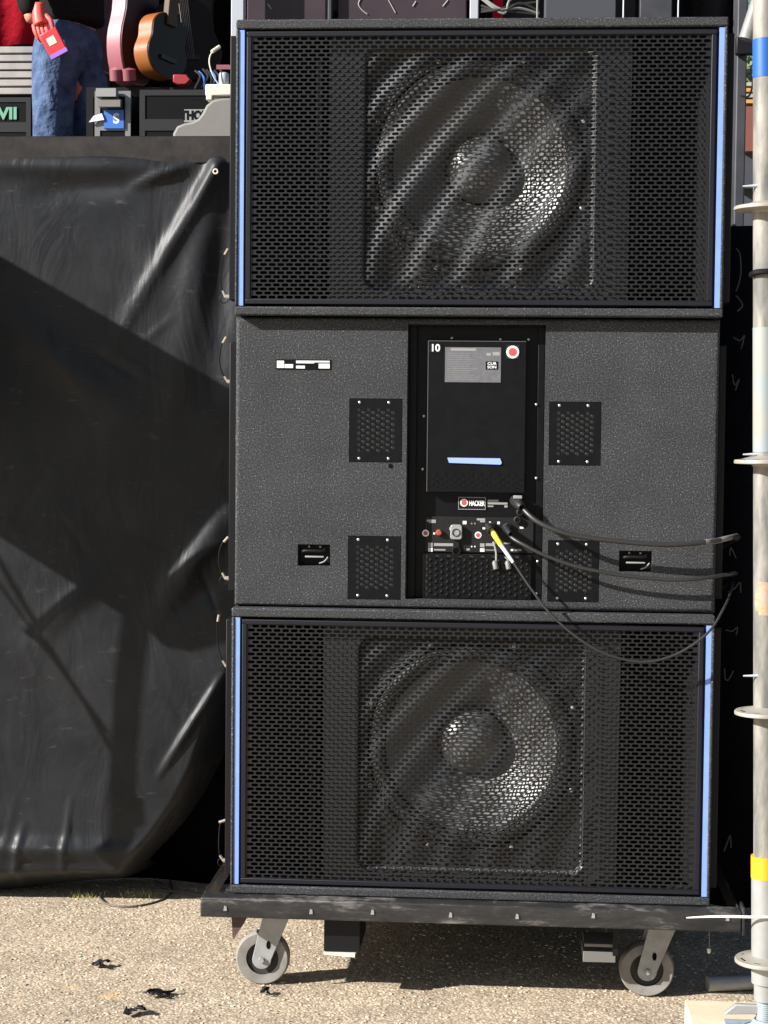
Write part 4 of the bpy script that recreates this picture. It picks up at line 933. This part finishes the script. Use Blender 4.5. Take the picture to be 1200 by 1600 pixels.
# ================================================================== RIGHT SIDE
x0,x1,_,zt_ = rect(1153,-300,1175,0,1.3)
cl = thing('steel_column', ((x0+x1)/2,1.3,0), 'dark slate square steel column behind the right end of the stack', 'column')
obj('shaft', G().box(x0,x1,1.3,1.40,.012,zt_), 'column', cl, bevel=.004); obj('base_plate', G().box(x0-.05,x1+.05,1.25,1.45,0,.012), 'column', cl)
obj('clamp', G().box(x0-.006,x1+.03,1.27,1.298,at(1170,88,1.3).z,at(1170,60,1.3).z), 'black', cl, bevel=.004)
obj('column_wire', G().tube([at(1158,150,1.28),at(1170,150,1.27),at(1176,130,1.27),at(1172,110,1.27),at(1180,96,1.27)], .003, 6, smooth=6), 'black', cl)
dt = obj('diagonal_brace', G().tube([at(1166,62,1.1), at(1206,-60,1.1), at(1330,-440,1.1)], .022, 20), 'pipe')
tag(dt, 'pale grey brace tube slanting up from the slate column', 'brace')
# far building glimpsed between column and scaffold
bY = 14
bl = thing('timber_building', at(1190,300,bY)*1.0, 'ochre and brown timber building far off, right of the slate column', 'building'); bl.location.z = 0
bxx = lambda a,b,c,d,dep,m,n: obj(n, G().box(*(lambda q_: (q_[0],q_[1],bY,bY+dep,q_[2],q_[3]))(rect(a,b,c,d,bY))), m, bl)
x0,x1,z0,z1 = rect(1100,236,1330,600,bY); obj('wall', G().box(x0,x1,bY+.1,bY+3,0,z1), 'wall', bl)
bxx(1160,166,1188,236,.3,'brownpane','wall_panel'); bxx(1188,160,1330,238,.32,'ochre','timber_panel')
for k in range(4): bxx(1150,128+9*k,1330,134+9*k,.5,'ochre' if k%2 else 'rib','roof_slat')
obj('roof', G().box(x0,x1,bY+.6,bY+3,at(1190,166,bY).z,at(1190,140,bY).z), 'ochre', bl)
bxx(1150,290,1330,294,.15,'column','ledge')
tr = thing('tree', at(1190,400,18), 'leafy tree beyond the timber building', 'tree'); tr.location.z = 0
tp = at(1182,100,18); tr.location.x = tp.x+1.0
obj('trunk', G().tube([(tp.x+1,18,0),(tp.x+1.1,18,2.2),(tp.x+.9,18.1,4.2)], [.22,.16,.08], 10, smooth=4), 'bark', tr)
lv_ = G(); rr_ = random.Random(5)
for k in range(6000):
    th = rr_.uniform(0,2*PI); ph = math.acos(rr_.uniform(-1,1)); R_ = 1.9*rr_.random()**.4*(1+.25*math.sin(3*th)*math.sin(2*ph))
    c_ = Vector((tp.x+1+R_*math.sin(ph)*math.cos(th), 18+R_*math.sin(ph)*math.sin(th), tp.z-.2+R_*.8*math.cos(ph)))
    a_ = Vector((rr_.gauss(0,1),rr_.gauss(0,1),rr_.gauss(0,1))).normalized()*.07; b_ = a_.orthogonal().normalized()*.045
    lv_.add([c_-a_,c_+b_,c_+a_,c_-b_], [(0,1,2,3)])
obj('crown', lv_, 'leaf', tr, flat=True)

# scaffold standard with rosettes
PYs = -.50
def pc_(y_): return at(1196 if y_ < 1300 else 1196.5, y_, PYs)
base = at(1200, 1592, PYs); topP = pc_(-500); 
A0 = pc_(1560); A1 = pc_(1100); dirp = (pc_(100)-pc_(1500)).normalized()
def along(y_): # point on pole axis for image row
    q0 = pc_(1500); p = pc_(y_); return q0+dirp*((p.z-q0.z)/dirp.z)
scf = thing('scaffold_standard', (along(1590).x, PYs, along(1592).z), 'weathered galvanised scaffold tube with round rosettes at the right edge', 'scaffold tube')
R_t = .0242
obj('tube', G().tube([along(1345), along(700), along(-420)], R_t, 32), 'galv', scf)
obj('base_collar', G().tube([along(1535), along(1345)+dirp*0], .0285, 32), 'galv2', scf)
obj('lower_tube', G().tube([along(1562), along(1536)], .0235, 32), 'galv2', scf)
for y_ in (-74, 322, 718, 1110, 1497):
    c = along(y_+3)
    prof = [(R_t+.0005,.012),(R_t+.006,.010),(.050,.0045),(.060,.004),(.0615,.002),(.0615,-.003),(.058,-.004),(R_t+.004,-.006),(R_t+.0005,-.010)]
    ro = obj('rosette', G().lathe(prof, c, dirp, n=40), 'disc', scf)
    for k in range(8):
        a_ = 2*PI*k/8+.3; e1_ = dirp.orthogonal().normalized(); e2_ = dirp.cross(e1_); d_ = e1_*math.cos(a_)+e2_*math.sin(a_); n_ = e1_*-math.sin(a_)+e2_*math.cos(a_)
        s_ = .008 if k % 2 else .005
        q_ = c+d_*.045+dirp*.0052
        obj('slot', G().add([q_-d_*s_-n_*s_*.9, q_+d_*s_*.8-n_*s_*1.3, q_+d_*s_*.8+n_*s_*1.3, q_-d_*s_+n_*s_*.9], [(0,1,2,3)]), 'void', ro, flat=True)
def band(y0_, y1_, m, r=.0002):
    a, b = along(y1_), along(y0_); return obj('tape_band', G().tube([a,b], R_t+.0006+r, 32, cap=True), m, scf)
band(1337,1371,'tapey',.0045); band(62,122,'tapeb'); 
band(512,706,'paleblue',.0001)
# faded orange mark: a patch of paint on the camera side of the tube
c = along(925); om = G(); vv = []; ff = []
for j in range(9):
    cc = along(908+6.5*j)
    for i in range(9):
        a_ = math.radians(-150+i*14+6*math.sin(j)); vv.append((cc.x+(R_t+.0007)*math.cos(a_), cc.y+(R_t+.0007)*math.sin(a_), cc.z))
for j in range(8):
    for i in range(8):
        if (i in (0,7) and j in (0,1,7)): continue
        ff.append((j*9+i,j*9+i+1,(j+1)*9+i+1,(j+1)*9+i))
obj('orange_mark', om.add(vv,ff), 'orange', scf)
obj('wire_twist', G().tube([along(424)+Vector((-.028,-.005,-.008)),along(430)+Vector((-.020,-.024,.004)),along(424)+Vector((.008,-.030,-.003)),along(430)+Vector((.03,-.01,0))], .006, 8, smooth=6), 'black', scf)
for y_ in (294,712-0,1057,):
    p = along(y_); obj('locking_pin', G().tube([p+Vector((-.046,-.012,.002)), p+Vector((-.006,-.016,.004))], [.0015,.0035], 8), 'wpost', scf)
# screw jack and base plate
jt = along(1562); jb = Vector((jt.x, jt.y, .140))
th_ = G(); prof = []
hgt = jt.z+.01-jb.z
for k in range(int(hgt/.004)+1): prof += [(.0165,k*.004),(.0195,k*.004+.002)]
obj('screw_jack', th_.lathe(prof, jb, (0,0,1), n=20), 'thread', scf)
obj('base_plate', G().box(jb.x-.075,jb.x+.075,jb.y-.075,jb.y+.075,.110,.116), 'jack', scf, bevel=.002)
obj('jack_cone', G().lathe([(.055,0),(.048,.006),(.030,.014),(.022,.026)], (jb.x,jb.y,.116), (0,0,1), n=28), 'jack', scf)
obj('wing_nut', G().prism([(jb.x-.085,.150),(jb.x+.085,.156),(jb.x+.085,.170),(jb.x-.060,.172)], jb.y-.007, jb.y+.007), 'galv2', scf, bevel=.003)
# timber pad of two boards
p0 = at_z(1070,1563,.108); p1 = at_z(1180,1563,.108)
pd = thing('timber_pad', (p0.x+.25,(p0.y-.5)/2,0), 'pale plywood pad under the scaffold foot', 'timber pad')
yb = p0.y
obj('board', G().box(p0.x,p0.x+.55,yb-.62,yb,.056,.109), 'pad', pd, bevel=.002)
obj('board', G().box(p0.x+.012,p0.x+.56,yb-.60,yb-.006,0,.0555), 'pad', pd, bevel=.002)
# ledger head lying behind the pad
lh = thing('steel_tube', at_z(1110,1552), 'short dull steel tube lying behind the plywood pad', 'tube')
obj('tube_wall', G().tube([at_z(1112,1556,.02)+Vector((0,.09,0)), at_z(1230,1552,.02)+Vector((0,.09,0))], .018, 16), 'galv2', lh)
# long white tie held at the scaffold
ti = obj('cable_tie', G().tube([at(1073,1434,PYs+.05),at(1120,1432,PYs-.01),at(1178,1433,PYs-.032),at(1215,1433,PYs-.028)], [.0012,.0024,.0028,.0026], 8, smooth=5), 'white')
tag(ti, 'long white cable tie end sticking out from the scaffold tube across the dolly', 'cable tie')

# ================================================================== ON THE GROUND
def gcable(label, pts, r, m='twig', smooth=8):
    P = [at_z(a, b, r) for a, b in pts]; P = [Vector((p.x,p.y,r*1.0+(pp[2] if len(pp) > 2 else 0))) for p, pp in zip(P, [(q+(0,))[:3] if len(q) == 2 else q for q in pts])]
    return tag(obj('ground_cable', G().tube(P, r, 8, smooth=smooth), m), label, 'cable', 'old cables lying on the ground')
gcable('grey cable curving in an open loop on the ground near the skirt', ((152,1398),(166,1412),(195,1417),(225,1414),(255,1405),(268,1392),(266,1376)), .0032)
gcable('short stub of grey cable crossing the looped one', ((242,1377),(252,1384),(266,1391)), .006)
gcable('straight dusty cable running under the dolly corner', ((200,1389),(240,1391),(275,1394),(320,1400)), .0050)
gcable('short fat cable end beside the dolly corner', ((309,1377),(325,1378),(340,1380)), .006)
def scrap(px_, py_, sx, sy, seed, label):
    r_ = random.Random(seed); c = at_z(px_, py_); v = []; f = []; n = 9
    for j in range(n):
        for i in range(n):
            u_, w_ = i/(n-1)-.5, j/(n-1)-.5
            v.append((c.x+u_*sx+.006*r_.uniform(-1,1), c.y+w_*sy+u_*sy*.6*math.sin(5*w_+seed)+.006*r_.uniform(-1,1), .004+.014*abs(math.sin(4*u_+seed)*math.cos(5*w_))+.006*r_.random()))
    for j in range(n-1):
        for i in range(n-1):
            u_, w_ = (i+.5)/(n-1)-.5, (j+.5)/(n-1)-.5
            if math.hypot(u_*1.1, w_*1.3+.25*math.sin(7*u_+seed)) < .42: f.append((j*n+i,j*n+i+1,(j+1)*n+i+1,(j+1)*n+i))
    o = obj('tape_scrap', G().add(v, f), 'tar', None); o.modifiers.new('t','SOLIDIFY').thickness = .0015
    return tag(o, label, 'scrap', 'black scraps on the ground')
scrap(157,1512,.055,.045,1,'small crumpled black scrap on the ground, the farther one')
scrap(250,1557,.085,.060,2,'largest crumpled black scrap on the ground below the dolly corner')
scrap(212,1586,.060,.045,4,'crumpled black scrap touching the front of the largest scrap')
scrap(415,1556,.022,.030,5,'tiny dark scrap just in front of the left caster')
wd_ = G(); rw_ = random.Random(9)
for k in range(120):
    a, b = rw_.choice(((130,1401),(140,1402),(205,1400),(220,1401),(232,1398)))
    p = at_z(a+rw_.gauss(0,12), b+rw_.gauss(0,2.5)); h_ = rw_.uniform(.006,.020); dx = rw_.uniform(-.012,.012); dy = rw_.uniform(-.01,.01)
    wd_.add([(p.x-.0012,p.y,0),(p.x+.0012,p.y,0),(p.x+dx,p.y+dy,h_)], [(0,1,2)])
we = obj('weeds', wd_, 'weed', None, flat=True); we['kind'] = 'stuff'; tag(we, 'sparse dry weeds at the foot of the skirt', 'weeds')
for a, b, sx in ((180,1559,.040),(110,1545,.025)):
    pass

# ================================================================== SHADOW CASTER added left of the view, cut to the outline of the skirt's shade
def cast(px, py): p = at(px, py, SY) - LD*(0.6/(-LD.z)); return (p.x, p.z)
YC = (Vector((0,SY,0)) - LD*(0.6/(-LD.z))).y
ss = thing('skirt_shadow_caster', (-4.2, YC, 0), 'unseen sheet and tube frame added to cast the shadow on the stage skirt', 'screen')
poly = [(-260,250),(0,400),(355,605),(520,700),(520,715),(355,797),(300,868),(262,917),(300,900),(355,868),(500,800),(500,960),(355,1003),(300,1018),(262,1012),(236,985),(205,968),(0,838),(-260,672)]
obj('caster_sheet', G().prism([cast(*p) for p in poly], YC-.003, YC+.003), 'drape', ss)
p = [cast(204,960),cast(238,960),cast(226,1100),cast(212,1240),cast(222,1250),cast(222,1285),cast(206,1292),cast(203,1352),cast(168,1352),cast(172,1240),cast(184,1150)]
obj('post', G().prism(p, YC-.0035, YC+.0035), 'column', ss)  # post outline follows the pole shadow wanted on the skirt
for a, b, r_ in (((-260,415),(182,1178),.006),((-260,540),(176,1150),.0035),((60,1000),(160,930),.012)):
    A = cast(*a); B = cast(*b); obj('brace', G().tube([(A[0],YC,A[1]),(B[0],YC,B[1])], r_, 10), 'column', ss)
A = cast(-260,460)
obj('leg', G().box(A[0]-1.25,A[0]-1.2,YC-.03,YC+.03,0,A[1]+.3), 'column', ss)
obj('top_rail', G().box(A[0]-1.2,A[0]+.02,YC-.02,YC+.02,A[1]-.02,A[1]+.03), 'column', ss)
